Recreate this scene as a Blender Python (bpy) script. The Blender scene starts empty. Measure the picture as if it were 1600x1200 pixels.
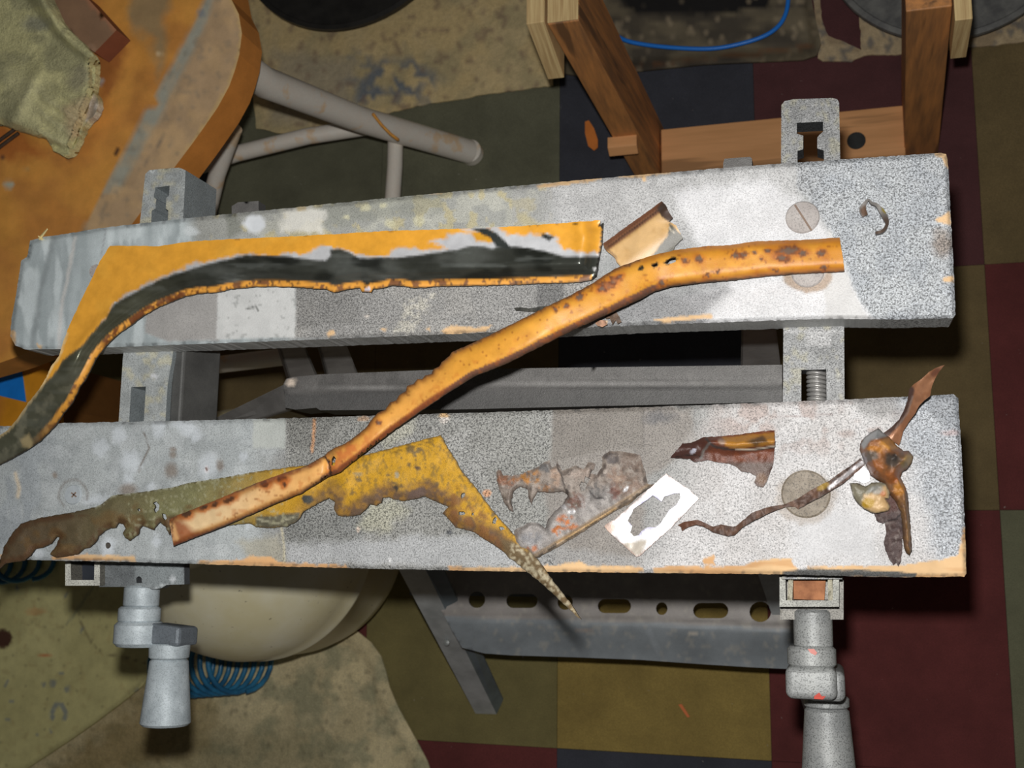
import bpy, bmesh, math, random
import numpy as np
from mathutils import Matrix, Vector
from mathutils.geometry import delaunay_2d_cdt

# ------------------------------------------------------------------ camera
F = 1700.0
Rm = np.array([[0.9603806, -0.03520681, -0.27645901],
               [0.01131755, -0.98624322, 0.1649128],
               [-0.27846188, -0.16150789, -0.9467704]])
CAM = np.array([0.0, 0.0, 1.5472])
FLASH = np.array([-0.010, 0.050, 1.547])
scene = bpy.context.scene
cd = bpy.data.cameras.new('camera')
cam = bpy.data.objects.new('camera', cd)
scene.collection.objects.link(cam)
cd.sensor_width = 36.0
cd.lens = F / 1600 * 36
cd.clip_start = 0.05
cd.dof.use_dof = True
cd.dof.focus_distance = 0.80
cd.dof.aperture_fstop = 15.0
mw = Matrix.Identity(4)
for i in range(3):
    mw[i][0] = Rm[i][0]; mw[i][1] = -Rm[i][1]; mw[i][2] = -Rm[i][2]; mw[i][3] = CAM[i]
cam.matrix_world = mw
scene.camera = cam

# ------------------------------------------------------------------ light
world = bpy.data.worlds.new('world'); scene.world = world
world.use_nodes = True
wb = world.node_tree.nodes['Background']
wb.inputs[0].default_value = (1.0, 0.93, 0.82, 1)
wb.inputs[1].default_value = 0.025
PFL = 24.0
ld = bpy.data.lights.new('camera_flash', 'POINT')
ld.energy = PFL; ld.shadow_soft_size = 0.010; ld.color = (1.0, 0.985, 0.96)
lo = bpy.data.objects.new('camera_flash', ld); scene.collection.objects.link(lo)
lo.location = FLASH
vs = scene.view_settings
vs.view_transform = 'Standard'; vs.look = 'None'; vs.gamma = 1.0; vs.use_curve_mapping = False
vs.exposure = 0.14

# ------------------------------------------------------------------ geometry from the place
def unp(px, py, z):
    px = np.asarray(px, float); py = np.asarray(py, float); z = np.asarray(z, float)
    r = np.stack([px - 800, py - 600, np.full_like(px, F)], -1)
    d = r @ Rm.T
    t = (z - CAM[2]) / d[..., 2]
    return CAM + t[..., None] * d
def U(px, py, z):
    return Vector(unp(np.array([px]), np.array([py]), np.array([z]))[0])
def lin(c):
    c = np.asarray(c, float) / 255.0
    return np.where(c <= 0.04045, c / 12.92, ((c + 0.055) / 1.055) ** 2.4)
def A(c, px, py, z=0.79, hi=0.92):
    """surface colour of something seen as sRGB c at that spot, the flash's fall-off taken out"""
    p = np.array(U(px, py, z)); v = FLASH - p; r = np.linalg.norm(v)
    k = PFL / (4 * math.pi * math.pi * r * r) * (v[2] / r) + 0.025
    v = lin(c) / k
    return np.maximum(v * min(1.0, hi / v.max()), .002)

def _hash(ix, iy, seed):
    h = (ix * 374761393 + iy * 668265263 + seed * 974634777) & 0xFFFFFFFF
    h = ((h ^ (h >> 13)) * 1274126177) & 0xFFFFFFFF
    return ((h ^ (h >> 16)) & 0xFFFF) / 65535.0
def vn(x, y, sc, seed=0):
    x = np.asarray(x, float) / sc; y = np.asarray(y, float) / sc
    ix = np.floor(x).astype(np.int64); iy = np.floor(y).astype(np.int64)
    fx = x - ix; fy = y - iy
    fx = fx * fx * (3 - 2 * fx); fy = fy * fy * (3 - 2 * fy)
    a = _hash(ix, iy, seed); b = _hash(ix + 1, iy, seed); c = _hash(ix, iy + 1, seed); d = _hash(ix + 1, iy + 1, seed)
    return (a * (1 - fx) + b * fx) * (1 - fy) + (c * (1 - fx) + d * fx) * fy
def fbm(x, y, sc, seed=0, n=3):
    s = 0; w = 1; t = 0
    for i in range(n):
        s = s + w * vn(x, y, sc / 2 ** i, seed + 17 * i); t += w; w *= 0.55
    return s / t
def ss(a, b, x):
    t = np.clip((x - a) / (b - a), 0, 1); return t * t * (3 - 2 * t)
def inpoly(x, y, P):
    P = np.asarray(P, float); r = np.zeros(np.shape(x), bool); n = len(P)
    for i in range(n):
        x1, y1 = P[i]; x2, y2 = P[(i + 1) % n]
        if y1 == y2: continue
        c = ((y1 > y) != (y2 > y)) & (x < (x2 - x1) * (y - y1) / (y2 - y1) + x1)
        r ^= c
    return r
def ldist(x, y, P, closed=False):
    P = np.asarray(P, float); n = len(P); best = np.full(np.shape(x), 1e9)
    for i in range(n if closed else n - 1):
        x1, y1 = P[i]; x2, y2 = P[(i + 1) % n]
        dx, dy = x2 - x1, y2 - y1; L = dx * dx + dy * dy + 1e-9
        t = np.clip(((x - x1) * dx + (y - y1) * dy) / L, 0, 1)
        best = np.minimum(best, np.hypot(x - x1 - t * dx, y - y1 - t * dy))
    return best
def interp_line(P, key, val, q):
    P = np.asarray(P, float); o = np.argsort(P[:, key]); return np.interp(q, P[o, key], P[o, val])

class Paint:
    def __init__(s, x, y, z, base, metal=0.0, rough=0.6, speck=0.0, bump=0.3):
        s.x = x; s.y = y; s.z = z
        s.c = np.tile(np.asarray(base, float), (len(x), 1))
        s.m = np.tile(np.array([metal, rough, speck, bump], float), (len(x), 1))
        s.seed = 11
    def fill(s, k, color=None, a=1.0, metal=None, rough=None, speck=None, bump=None, at=None, mul=None):
        k = k * a
        if color is not None:
            if at is None:
                w = k.sum()
                if w < 1e-6: return s
                at = ((s.x * k).sum() / w, (s.y * k).sum() / w)
            col = A(color, at[0], at[1], s.z)
            s.c += (col - s.c) * k[:, None]
        if mul is not None:
            s.c *= (1 + (mul - 1) * k)[:, None]
        for i, v in enumerate((metal, rough, speck, bump)):
            if v is not None: s.m[:, i] += (v - s.m[:, i]) * k
        return s
    def jx(s, j, sc):
        s.seed += 7
        return (s.x + j * 2 * (fbm(s.x, s.y, sc, s.seed) - .5), s.y + j * 2 * (fbm(s.x, s.y, sc, s.seed + 3) - .5))
    def poly(s, P, soft=2.0, jit=3.0, sc=14):
        x, y = s.jx(jit, sc); P = [tuple(p) for p in P]
        xs = [p[0] for p in P]; ys = [p[1] for p in P]; m = soft + 2
        near = (x > min(xs) - m) & (x < max(xs) + m) & (y > min(ys) - m) & (y < max(ys) + m)
        k = np.zeros(len(x))
        if near.any():
            xn, yn = x[near], y[near]
            d = ldist(xn, yn, P, True); sd = np.where(inpoly(xn, yn, P), d, -d)
            k[near] = np.clip(sd / soft + .5, 0, 1)
        return k
    def ell(s, cx, cy, rx, ry=None, ang=0, soft=.2, jit=0, sc=10):
        ry = ry or rx; x, y = s.jx(jit, sc) if jit else (s.x, s.y)
        ca, sa = math.cos(math.radians(ang)), math.sin(math.radians(ang))
        u = ((x - cx) * ca + (y - cy) * sa) / rx; v = (-(x - cx) * sa + (y - cy) * ca) / ry
        r = np.hypot(u, v); return np.clip((1 - r) / soft + .5, 0, 1)
    def line(s, P, w, soft=1.5, jit=1.0, sc=10):
        x, y = s.jx(jit, sc); return np.clip((w / 2 - ldist(x, y, P)) / soft + .5, 0, 1)
    def noise(s, sc, th, soft=.08, seed=0, n=3, sx=1.0, sy=1.0):
        return ss(th - soft, th + soft, fbm(s.x * sx, s.y * sy, sc, seed, n))

# ------------------------------------------------------------------ nodes
def newmat(name):
    m = bpy.data.materials.new(name); m.use_nodes = True
    nt = m.node_tree; return m, nt, nt.nodes['Principled BSDF']
def nd(nt, t, **k):
    n = nt.nodes.new(t)
    for a, b in k.items(): setattr(n, a, b)
    return n
def noise_node(nt, co, scale, detail=3, rough=.6):
    n = nd(nt, 'ShaderNodeTexNoise'); n.inputs['Scale'].default_value = scale
    n.inputs['Detail'].default_value = detail; n.inputs['Roughness'].default_value = rough
    nt.links.new(co, n.inputs['Vector']); return n.outputs['Fac']
def maprange(nt, v, a, b, c=0., d=1.):
    n = nd(nt, 'ShaderNodeMapRange'); n.inputs[1].default_value = a; n.inputs[2].default_value = b
    n.inputs[3].default_value = c; n.inputs[4].default_value = d; nt.links.new(v, n.inputs[0]); return n.outputs[0]
def math_node(nt, op, a, b):
    n = nd(nt, 'ShaderNodeMath', operation=op)
    for i, v in enumerate((a, b)):
        if hasattr(v, 'links'): nt.links.new(v, n.inputs[i])
        else: n.inputs[i].default_value = v
    return n.outputs[0]
def mixc(nt, fac, a, b, blend='MIX'):
    n = nd(nt, 'ShaderNodeMix', data_type='RGBA', blend_type=blend)
    for i, v in ((0, fac), (6, a), (7, b)):
        if hasattr(v, 'links'): nt.links.new(v, n.inputs[i])
        elif i == 0: n.inputs[0].default_value = v
        else: n.inputs[i].default_value = (*v, 1)
    return n.outputs[2]
def coord(nt): return nd(nt, 'ShaderNodeTexCoord').outputs['Object']

def painted_material(name, grain=850., dark=.28, lightk=1.4, bumpk=.0006, var=40.):
    m, nt, b = newmat(name); L = nt.links
    co = coord(nt)
    col = nd(nt, 'ShaderNodeAttribute', attribute_name='Col').outputs['Color']
    prm = nd(nt, 'ShaderNodeAttribute', attribute_name='Prm')
    sp = nd(nt, 'ShaderNodeSeparateColor'); L.new(prm.outputs['Color'], sp.inputs[0])
    metal, rough, speck = sp.outputs[0], sp.outputs[1], sp.outputs[2]
    bump = prm.outputs['Alpha']
    n1 = noise_node(nt, co, grain, 2, .7); n2 = noise_node(nt, co, grain * .55, 3, .7); n3 = noise_node(nt, co, var, 4, .6)
    n4 = noise_node(nt, co, grain * .62, 2, .7)
    dk = math_node(nt, 'MULTIPLY', math_node(nt, 'MAXIMUM', maprange(nt, n1, .50, .62), math_node(nt, 'MULTIPLY', maprange(nt, n4, .53, .61), maprange(nt, speck, .8, 1.))), speck)
    lt = math_node(nt, 'MULTIPLY', maprange(nt, n2, .54, .66), speck)
    big = maprange(nt, n3, .3, .7, .88, 1.12)
    c = mixc(nt, 1.0, col, mixc(nt, 1.0, (1, 1, 1), (1, 1, 1)), 'MULTIPLY')
    vm = nd(nt, 'ShaderNodeVectorMath', operation='SCALE'); L.new(col, vm.inputs[0]); L.new(big, vm.inputs['Scale'])
    vd = nd(nt, 'ShaderNodeVectorMath', operation='SCALE'); L.new(col, vd.inputs[0]); vd.inputs['Scale'].default_value = dark
    vl = nd(nt, 'ShaderNodeVectorMath', operation='SCALE'); L.new(col, vl.inputs[0]); vl.inputs['Scale'].default_value = lightk
    c = mixc(nt, lt, vm.outputs[0], vl.outputs[0]); c = mixc(nt, dk, c, vd.outputs[0])
    L.new(c, b.inputs['Base Color']); L.new(metal, b.inputs['Metallic']); L.new(rough, b.inputs['Roughness'])
    bp = nd(nt, 'ShaderNodeBump'); bp.inputs['Distance'].default_value = bumpk
    h = math_node(nt, 'ADD', n1, math_node(nt, 'MULTIPLY', n3, 1.5))
    L.new(h, bp.inputs['Height']); L.new(bump, bp.inputs['Strength']); L.new(bp.outputs[0], b.inputs['Normal'])
    return m
M_PAINT = painted_material('worn_surface', grain=980.)
M_FINE = painted_material('worn_metal', grain=1300., dark=.45, lightk=1.25, bumpk=.0005, var=90.)
M_CLOTH = painted_material('woven_cloth', grain=700., dark=.55, lightk=1.3, bumpk=.0016, var=120.)

def grain_material(name, c1, c2, scale=60, rough=.6, metal=0., speck=0., bump=.3, stretch=(1, 1, 1), dist=.0005, c3=None):
    m, nt, b = newmat(name); L = nt.links
    mp = nd(nt, 'ShaderNodeMapping'); L.new(coord(nt), mp.inputs[0]); mp.inputs['Scale'].default_value = stretch
    co = mp.outputs[0]
    n1 = noise_node(nt, co, scale, 5, .6); n2 = noise_node(nt, co, 900, 2, .7)
    c = mixc(nt, maprange(nt, n1, .35, .65), tuple(c1), tuple(c2))
    if c3 is not None:
        n3 = noise_node(nt, co, scale * .3, 4, .6); c = mixc(nt, maprange(nt, n3, .56, .62), c, tuple(c3))
    if speck: c = mixc(nt, math_node(nt, 'MULTIPLY', maprange(nt, n2, .52, .62), speck), c, tuple(np.asarray(c1) * .25))
    L.new(c, b.inputs['Base Color']); b.inputs['Roughness'].default_value = rough; b.inputs['Metallic'].default_value = metal
    bp = nd(nt, 'ShaderNodeBump'); bp.inputs['Distance'].default_value = dist; bp.inputs['Strength'].default_value = bump
    L.new(math_node(nt, 'ADD', n1, n2), bp.inputs['Height']); L.new(bp.outputs[0], b.inputs['Normal'])
    return m

# ------------------------------------------------------------------ object helpers
COL = scene.collection
def props(o, label=None, cat=None, group=None, kind=None):
    for k, v in (('label', label), ('category', cat), ('group', group), ('kind', kind)):
        if v: o[k] = v
    return o
def link(name, me, mat, parent=None):
    o = bpy.data.objects.new(name, me); COL.objects.link(o)
    if mat: me.materials.append(mat)
    if parent:
        o.parent = parent
        o.matrix_parent_inverse = WORLD_OF.get(parent.name, Matrix.Identity(4)).inverted()
    return o
WORLD_OF = {}
def empty(name, loc, label, cat, group=None):
    o = bpy.data.objects.new(name, None); COL.objects.link(o); o.location = loc; o.empty_display_size = .05; WORLD_OF[o.name] = Matrix.Translation(loc)
    return props(o, label, cat, group)

def sheet(name, outline, z, h=None, thick=.001, paint=None, step=4.0, holes=(), mat=None, parent=None, side=None, rag=0.0, ragsc=8, margin=.6, wall=0):
    """a piece of given thickness with this outline; h gives its height above z"""
    P = [tuple(map(float, p)) for p in outline]; H = [[tuple(map(float, p)) for p in q] for q in holes]
    def dens(Q):
        out = []; n = len(Q)
        for i in range(n):
            a = Q[i]; b = Q[(i + 1) % n]; L = math.hypot(b[0] - a[0], b[1] - a[1]); k = max(1, int(L / step))
            for j in range(k):
                t = j / k; out.append((a[0] + (b[0] - a[0]) * t, a[1] + (b[1] - a[1]) * t))
        out = np.array(out)
        if rag:
            out = out + np.stack([(fbm(out[:, 0], out[:, 1], ragsc, 5) - .5), (fbm(out[:, 0], out[:, 1], ragsc, 9) - .5)], -1) * 2 * rag
        return out
    rings = [dens(P)] + [dens(q) for q in H]
    R0 = rings[0]
    xs = np.arange(R0[:, 0].min(), R0[:, 0].max(), step); ys = np.arange(R0[:, 1].min(), R0[:, 1].max(), step)
    gx, gy = np.meshgrid(xs, ys); gx = gx + (np.arange(len(ys)) % 2)[:, None] * step * .5
    gx = gx.ravel(); gy = gy.ravel()
    k = inpoly(gx, gy, R0); gx, gy = gx[k], gy[k]
    k = np.ones(len(gx), bool)
    for r in rings[1:]: k &= ~inpoly(gx, gy, r)
    gx, gy = gx[k], gy[k]
    if len(gx):
        d = np.full(len(gx), 1e9)
        for r in rings:
            for i0 in range(0, len(r), 400):
                rr = r[i0:i0 + 400]
                for j0 in range(0, len(gx), 4000):
                    dd = np.hypot(gx[j0:j0 + 4000, None] - rr[None, :, 0], gy[j0:j0 + 4000, None] - rr[None, :, 1]).min(1)
                    d[j0:j0 + 4000] = np.minimum(d[j0:j0 + 4000], dd)
        k = d > step * margin; gx, gy = gx[k], gy[k]
    pts = []; edges = []
    for r in rings:
        n0 = len(pts); n = len(r)
        pts += [Vector((float(a), float(b))) for a, b in r]
        edges += [(n0 + i, n0 + (i + 1) % n) for i in range(n)]
    pts += [Vector((float(a), float(b))) for a, b in zip(gx, gy)]
    ov, oe, of, *_ = delaunay_2d_cdt(pts, edges, [], 0, 1e-4)
    V = np.array([(v.x, v.y) for v in ov]); T = np.array([f for f in of if len(f) == 3])
    c = V[T].mean(1)
    k = inpoly(c[:, 0], c[:, 1], R0)
    for r in rings[1:]: k &= ~inpoly(c[:, 0], c[:, 1], r)
    T = T[k]
    used = np.unique(T); rm = -np.ones(len(V), int); rm[used] = np.arange(len(used)); V = V[used]; T = rm[T]
    px, py = V[:, 0], V[:, 1]
    hh = h(px, py) if h is not None else np.zeros(len(px))
    top = unp(px, py, z + hh)
    a, b, c = top[T[:, 0]], top[T[:, 1]], top[T[:, 2]]
    fl = np.cross(b - a, c - a)[:, 2] < 0
    T[fl] = T[fl][:, ::-1]
    bot = top.copy()
    bot[:, 2] = top[:, 2] - thick
    n = len(px)
    e = {}
    for t in T.tolist():
        for i in range(3): e[(t[i], t[(i + 1) % 3])] = 1
    bd = [ab for ab in e if (ab[1], ab[0]) not in e]
    bi = sorted({v for ab in bd for v in ab}); mp = {v: i for i, v in enumerate(bi)}
    verts = np.concatenate([top, bot, top[bi], bot[bi]]); nb = len(bi)
    faces = T.tolist() + (T[:, ::-1] + n).tolist() + [(2 * n + mp[p], 2 * n + nb + mp[p], 2 * n + nb + mp[q], 2 * n + mp[q]) for p, q in bd]
    me = bpy.data.meshes.new(name); me.from_pydata(verts.tolist(), [], faces); me.update()
    sm = np.zeros(len(faces), bool); sm[:2 * len(T)] = True
    me.polygons.foreach_set('use_smooth', sm)
    if paint is not None:
        p = Paint(px, py, z, (.5, .5, .5)); paint(p)
        sc_ = p.c[bi].copy(); sm_ = p.m[bi].copy()
        if side is not None: sc_[:] = np.asarray(side)
        cc = np.concatenate([p.c, p.c * .8 if side is None else np.tile(np.asarray(side), (n, 1)), sc_, sc_]); mm = np.concatenate([p.m, p.m, sm_, sm_])
        at = me.color_attributes.new('Col', 'FLOAT_COLOR', 'POINT'); at.data.foreach_set('color', np.concatenate([np.clip(cc, 0, 1), np.ones((len(cc), 1))], 1).ravel())
        at = me.color_attributes.new('Prm', 'FLOAT_COLOR', 'POINT'); at.data.foreach_set('color', np.clip(mm, 0, 1).ravel())
        if mat is None: mat = M_PAINT
    return link(name, me, mat, parent)

def obj_from(name, verts, faces, mat, parent=None, smooth=False):
    me = bpy.data.meshes.new(name); me.from_pydata([tuple(v) for v in verts], [], faces); me.update()
    if smooth: me.polygons.foreach_set('use_smooth', [True] * len(faces))
    return link(name, me, mat, parent)
def bevel_finish(bm, w, seg=2):
    seg = 5 if w > .003 else seg
    if w: bmesh.ops.bevel(bm, geom=[e for e in bm.edges if e.calc_face_angle(0) > .5], offset=w, segments=seg, affect='EDGES', profile=.5)
def from_bm(name, bm, mat, parent=None, smooth=False):
    bmesh.ops.recalc_face_normals(bm, faces=bm.faces)
    me = bpy.data.meshes.new(name); bm.to_mesh(me); bm.free()
    if smooth: me.polygons.foreach_set('use_smooth', [True] * len(me.polygons))
    return link(name, me, mat, parent)
def add_hexa(bm, c8):
    v = [bm.verts.new(c) for c in c8]
    for f in ((0, 1, 2, 3), (7, 6, 5, 4), (0, 4, 5, 1), (1, 5, 6, 2), (2, 6, 7, 3), (3, 7, 4, 0)): bm.faces.new([v[i] for i in f])
def box(name, x0, x1, y0, y1, z0, z1, mat, parent=None, bev=.001):
    bm = bmesh.new(); add_hexa(bm, [(x0, y0, z0), (x1, y0, z0), (x1, y1, z0), (x0, y1, z0), (x0, y0, z1), (x1, y0, z1), (x1, y1, z1), (x0, y1, z1)])
    bmesh.ops.recalc_face_normals(bm, faces=bm.faces); bevel_finish(bm, bev); return from_bm(name, bm, mat, parent)
def hexa(name, c8, mat, parent=None, bev=.001):
    bm = bmesh.new(); add_hexa(bm, c8); bmesh.ops.recalc_face_normals(bm, faces=bm.faces); bevel_finish(bm, bev); return from_bm(name, bm, mat, parent)
def add_lathe(bm, prof, origin, axis=(0, 0, 1), seg=40):
    """prof: list of (radius, distance along axis)"""
    q = Vector(axis).to_track_quat('Z', 'Y'); o = Vector(origin); rings = []
    for r, d in prof:
        rings.append([bm.verts.new(o + q @ Vector((r * math.cos(2 * math.pi * i / seg), r * math.sin(2 * math.pi * i / seg), d))) for i in range(seg)])
    for a, b in zip(rings, rings[1:]):
        for i in range(seg): bm.faces.new((a[i], a[(i + 1) % seg], b[(i + 1) % seg], b[i]))
    bm.faces.new(rings[0][::-1]); bm.faces.new(rings[-1])
def lathe(name, prof, origin, axis, mat, parent=None, seg=40):
    bm = bmesh.new(); add_lathe(bm, prof, origin, axis, seg); o = from_bm(name, bm, mat, parent, True)
    o.data.set_sharp_from_angle(angle=.7); return o
def tube_mesh(pts, rad, seg=10):
    pts = [Vector(p) for p in pts]; n = len(pts); vs_ = []; fs = []
    rad = rad if hasattr(rad, '__len__') else [rad] * n
    t = (pts[1] - pts[0]).normalized(); u = t.orthogonal().normalized()
    for i, p in enumerate(pts):
        t = (pts[min(i + 1, n - 1)] - pts[max(i - 1, 0)]).normalized()
        u = (u - t * u.dot(t)).normalized(); w = t.cross(u)
        for k in range(seg):
            a = 2 * math.pi * k / seg; vs_.append(p + (u * math.cos(a) + w * math.sin(a)) * rad[i])
    for i in range(n - 1):
        for k in range(seg):
            a = i * seg + k; b = i * seg + (k + 1) % seg; fs.append((a, b, b + seg, a + seg))
    fs.append(tuple(range(seg))[::-1]); fs.append(tuple((n - 1) * seg + k for k in range(seg)))
    return vs_, fs
def tube(name, pts, rad, mat, parent=None, seg=10):
    v, f = tube_mesh(pts, rad, seg); o = obj_from(name, v, f, mat, parent, True); o.data.set_sharp_from_angle(angle=.9); return o
def smooth_pts(P, n=8):
    P = [np.array(p, float) for p in P]; P = [P[0]] + P + [P[-1]]; out = []
    for i in range(1, len(P) - 2):
        for j in range(n):
            t = j / n; a, b, c, d = P[i - 1:i + 3]
            out.append(.5 * (2 * b + (c - a) * t + (2 * a - 5 * b + 4 * c - d) * t * t + (3 * b - a - 3 * c + d) * t ** 3))
    out.append(P[-2]); return out
def circ(cx, cy, r, n=24, ry=None):
    ry = ry or r; return [(cx + r * math.cos(2 * math.pi * i / n), cy + ry * math.sin(2 * math.pi * i / n)) for i in range(n)]
def stadium(x0, x1, cy, r, n=8):
    out = []
    for i in range(n + 1):
        a = -math.pi / 2 + math.pi * i / n; out.append((x1 - r + r * math.cos(a), cy + r * math.sin(a)))
    for i in range(n + 1):
        a = math.pi / 2 + math.pi * i / n; out.append((x0 + r + r * math.cos(a), cy + r * math.sin(a)))
    return out

# ================================================================== floor of carpet tiles
XS = [-1.86, -1.56, -1.265, -.97, -.675, -.38, -.086, .213, .51, .81, 1.10]
YS = [-.92, -.585, -.252, .079, .410, .745, 1.08, 1.4]
flo = box('floor', XS[0], XS[-1], YS[0], YS[-1], -.05, -.006, grain_material('floor_underlay', (.10, .08, .05), (.07, .055, .04), 20, .9), bev=0)
props(flo, kind='structure')
def tile_mat(name, rgb, at):
    c = A(rgb, at[0], at[1], 0); m, nt, b = newmat(name); L = nt.links; co = coord(nt)
    n1 = noise_node(nt, co, 9, 5, .7); n2 = noise_node(nt, co, 650, 2, .6); n3 = noise_node(nt, co, 75, 3, .7)
    cc = mixc(nt, maprange(nt, n1, .3, .7), tuple(c * .72), tuple(np.clip(c * 1.25, 0, 1)))
    cc = mixc(nt, maprange(nt, n2, .3, .7, 0, .5), cc, tuple(c * .45))
    cc = mixc(nt, maprange(nt, n3, .71, .75, 0, .6), cc, (.55, .5, .45))
    L.new(cc, b.inputs['Base Color']); b.inputs['Roughness'].default_value = .95
    bp = nd(nt, 'ShaderNodeBump'); bp.inputs['Distance'].default_value = .002; bp.inputs['Strength'].default_value = .5
    L.new(n2, bp.inputs['Height']); L.new(bp.outputs[0], b.inputs['Normal']); return m
TM = {'o': tile_mat('carpet_olive', (92, 78, 40), (1030, 1090)), 'g': tile_mat('carpet_green', (70, 64, 38), (720, 950)),
      'm': tile_mat('carpet_maroon', (62, 27, 26), (1400, 1050)), 'n': tile_mat('carpet_navy', (32, 33, 38), (1080, 180)),
      'y': tile_mat('carpet_grey', (68, 68, 52), (1590, 1000)), 'd': tile_mat('carpet_greygreen', (58, 58, 46), (780, 220)),
      'v': tile_mat('carpet_olive_dark', (64, 54, 34), (1580, 250)), 'w': tile_mat('carpet_wine', (48, 26, 27), (1350, 180))}
#       x cells: 10, rows listed from y low to high
PAT = ['dmgomngmyo', 'ogomnmygom', 'momnmgomyo', 'gomngdgvmy', 'mynodnnwvm', 'ogdyomnwvo', 'mgoymdnwoy']
PAT[0] = 'dmgomonmyo'; PAT[1] = 'ogmomgomyo'[:10]
grid = {(c, r): PAT[r][c] for r in range(7) for c in range(10)}
# rows: 0:-.92 1:-.585 2:-.252 3:.079 4:.41 5:.705 6:1.0 ; cols 4:-.675 5:-.38 6:-.086 7:.213
for (c, r), v in {(3, 2): 'm', (4, 2): 'g', (5, 2): 'o', (6, 2): 'm', (7, 2): 'y', (8, 2): 'y', (3, 1): 'o', (4, 1): 'm', (5, 1): 'n', (6, 1): 'm', (7, 1): 'y', (8, 1): 'o',
                  (6, 3): 'v', (7, 3): 'm', (8, 3): 'm', (5, 3): 'n', (4, 3): 'v', (3, 3): 'v', (2, 3): 'g', (3, 4): 'd', (4, 4): 'd', (5, 4): 'n', (6, 4): 'w', (7, 4): 'v', (8, 4): 'v',
                  (4, 5): 'd', (5, 5): 'n', (6, 5): 'w', (7, 5): 'w', (6, 6): 'w'}.items(): grid[(c, r)] = v
random.seed(4)
for (c, r), v in grid.items():
    x0, x1, y0, y1 = XS[c], XS[c + 1], YS[r], YS[r + 1]; g = .0002
    box('carpet_tile', x0 + g, x1 - g, y0 + g, y1 - g, -.006, random.uniform(-.0006, 0.0002), TM[v], flo, bev=.0004)

# ================================================================== wooden stool top, lower left of bench
WOOD = np.array(A((165, 88, 22), 150, 280, .55))
def stool_paint(p):
    p.c[:] = A((140, 98, 46), 150, 300, .55); p.m[:] = (0, .42, .1, .25)
    p.fill(p.noise(90, .5, .18, 3), (156, 110, 50), at=(200, 250), a=.7)
    p.fill(p.noise(60, .60, .14, 8), (116, 74, 38), at=(150, 250), a=.55)
    p.fill(p.noise(14, .62, .1, 21), (180, 122, 56), at=(200, 300), a=.25)
    p.fill(p.poly([(190, -60), (275, -60), (262, 30), (255, 90), (248, 125), (236, 90), (225, 60), (205, 30)], 18, 16, 30), (92, 82, 62), a=.8)
    p.fill(p.poly([(150, 60), (200, 70), (185, 120), (160, 165), (148, 120)], 16, 10), (92, 52, 26), a=.8)
    p.fill(p.poly([(0, 190), (40, 205), (75, 235), (20, 250), (-40, 240)], 20, 14), (96, 48, 20), a=.7)
    band = [(335, -80), (320, 0), (303, 38), (276, 90), (243, 148), (250, 165), (227, 172), (212, 205), (190, 245), (160, 300), (120, 375), (40, 500), (60, 620), (520, 620), (520, -80)]
    p.fill(p.poly(band, 2, 2, 20), (126, 106, 82), at=(320, 130), rough=.38)
    bord = [(335, -80), (320, 0), (303, 38), (276, 90), (243, 148), (250, 165), (227, 172), (212, 205), (190, 245), (160, 300), (185, 300), (240, 205), (285, 110), (325, 30), (350, -80)]
    p.fill(p.poly(bord, 8, 3, 20), (104, 110, 104), a=.75)
    kb = p.poly(band, 2, 2, 20)
    p.fill(kb * p.noise(30, .55, .15, 33), (142, 118, 86), at=(320, 130), a=.6)
    p.fill(kb * p.noise(8, .68, .05, 36), (90, 84, 74), at=(320, 130), a=.4)
    p.fill(p.line([(255, 215), (238, 240), (222, 262)], 2), (78, 72, 66), a=.7)
    edge = [(362, 0), (373, 22), (377, 50), (374, 85), (367, 110), (358, 135), (340, 168), (318, 200), (300, 225), (285, 250)]
    p.fill(p.line(edge, 3.0, 2), (225, 190, 125), a=.75)
    for (x, y, r, cc) in ((14, 289, 7, (110, 112, 100)), (156, 128, 6, (104, 96, 90)), (248, 83, 5, (150, 130, 100)), (41, 262, 4, (120, 90, 50)), (107, 247, 6, (48, 32, 24)), (185, 236, 4, (48, 32, 24)), (180, 240, 3, (48, 32, 24)), (315, 20, 6, (88, 90, 92)), (5, 245, 4, (60, 40, 30))):
        p.fill(p.ell(x, y, r, r * .8, soft=.5, jit=2), cc)
stool_poly = [(345, -90), (358, -20), (362, 0), (373, 22), (378, 52), (374, 85), (367, 110), (358, 135), (340, 168), (318, 200), (300, 225), (270, 265), (225, 325), (165, 405), (105, 480), (50, 548), (20, 560), (0, 567), (-80, 590), (-220, 480), (-260, 200), (-160, -90)]
stool = empty('stool', U(120, 200, 0), 'worn orange-brown round-cornered wooden stool with grey band, left of bench', 'stool')
sheet('stool_top', stool_poly, .55, None, .045, stool_paint, 6, parent=stool, side=A((132, 84, 38), 390, 120, .52))
white = grain_material('chalky_white_paint', A((160, 156, 148), 560, 180, .1), A((134, 128, 120), 560, 180, .1), 60, .5, speck=.15, c3=A((128, 112, 92), 560, 180, .1))
def leg_tube(name, pts, r): return tube(name, pts, r, white, stool, 20)
leg_tube('leg', [U(345, 78, .52), U(412, 128, .42), U(560, 186, .2), U(733, 237, .026)], [.0195, .0195, .0188, .0185])
lathe('rubber_foot', [(.016, -.002), (.019, 0), (.019, .014), (.016, .016)], U(735, 238, .010) + Vector((0, 0, -.008)), (0, 0, 1), white, stool, 20)
leg_tube('brace', [U(618, 215, .12), U(617, 260, .12), U(612, 330, .12), U(600, 420, .12)], .0115)
leg_tube('brace', [U(590, 196, .10), U(480, 213, .13), U(370, 240, .14), U(250, 280, .14)], .0125)
leg_tube('brace', [U(365, 200, .3), U(340, 270, .25), U(322, 345, .2), U(300, 420, .12)], .012)
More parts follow.
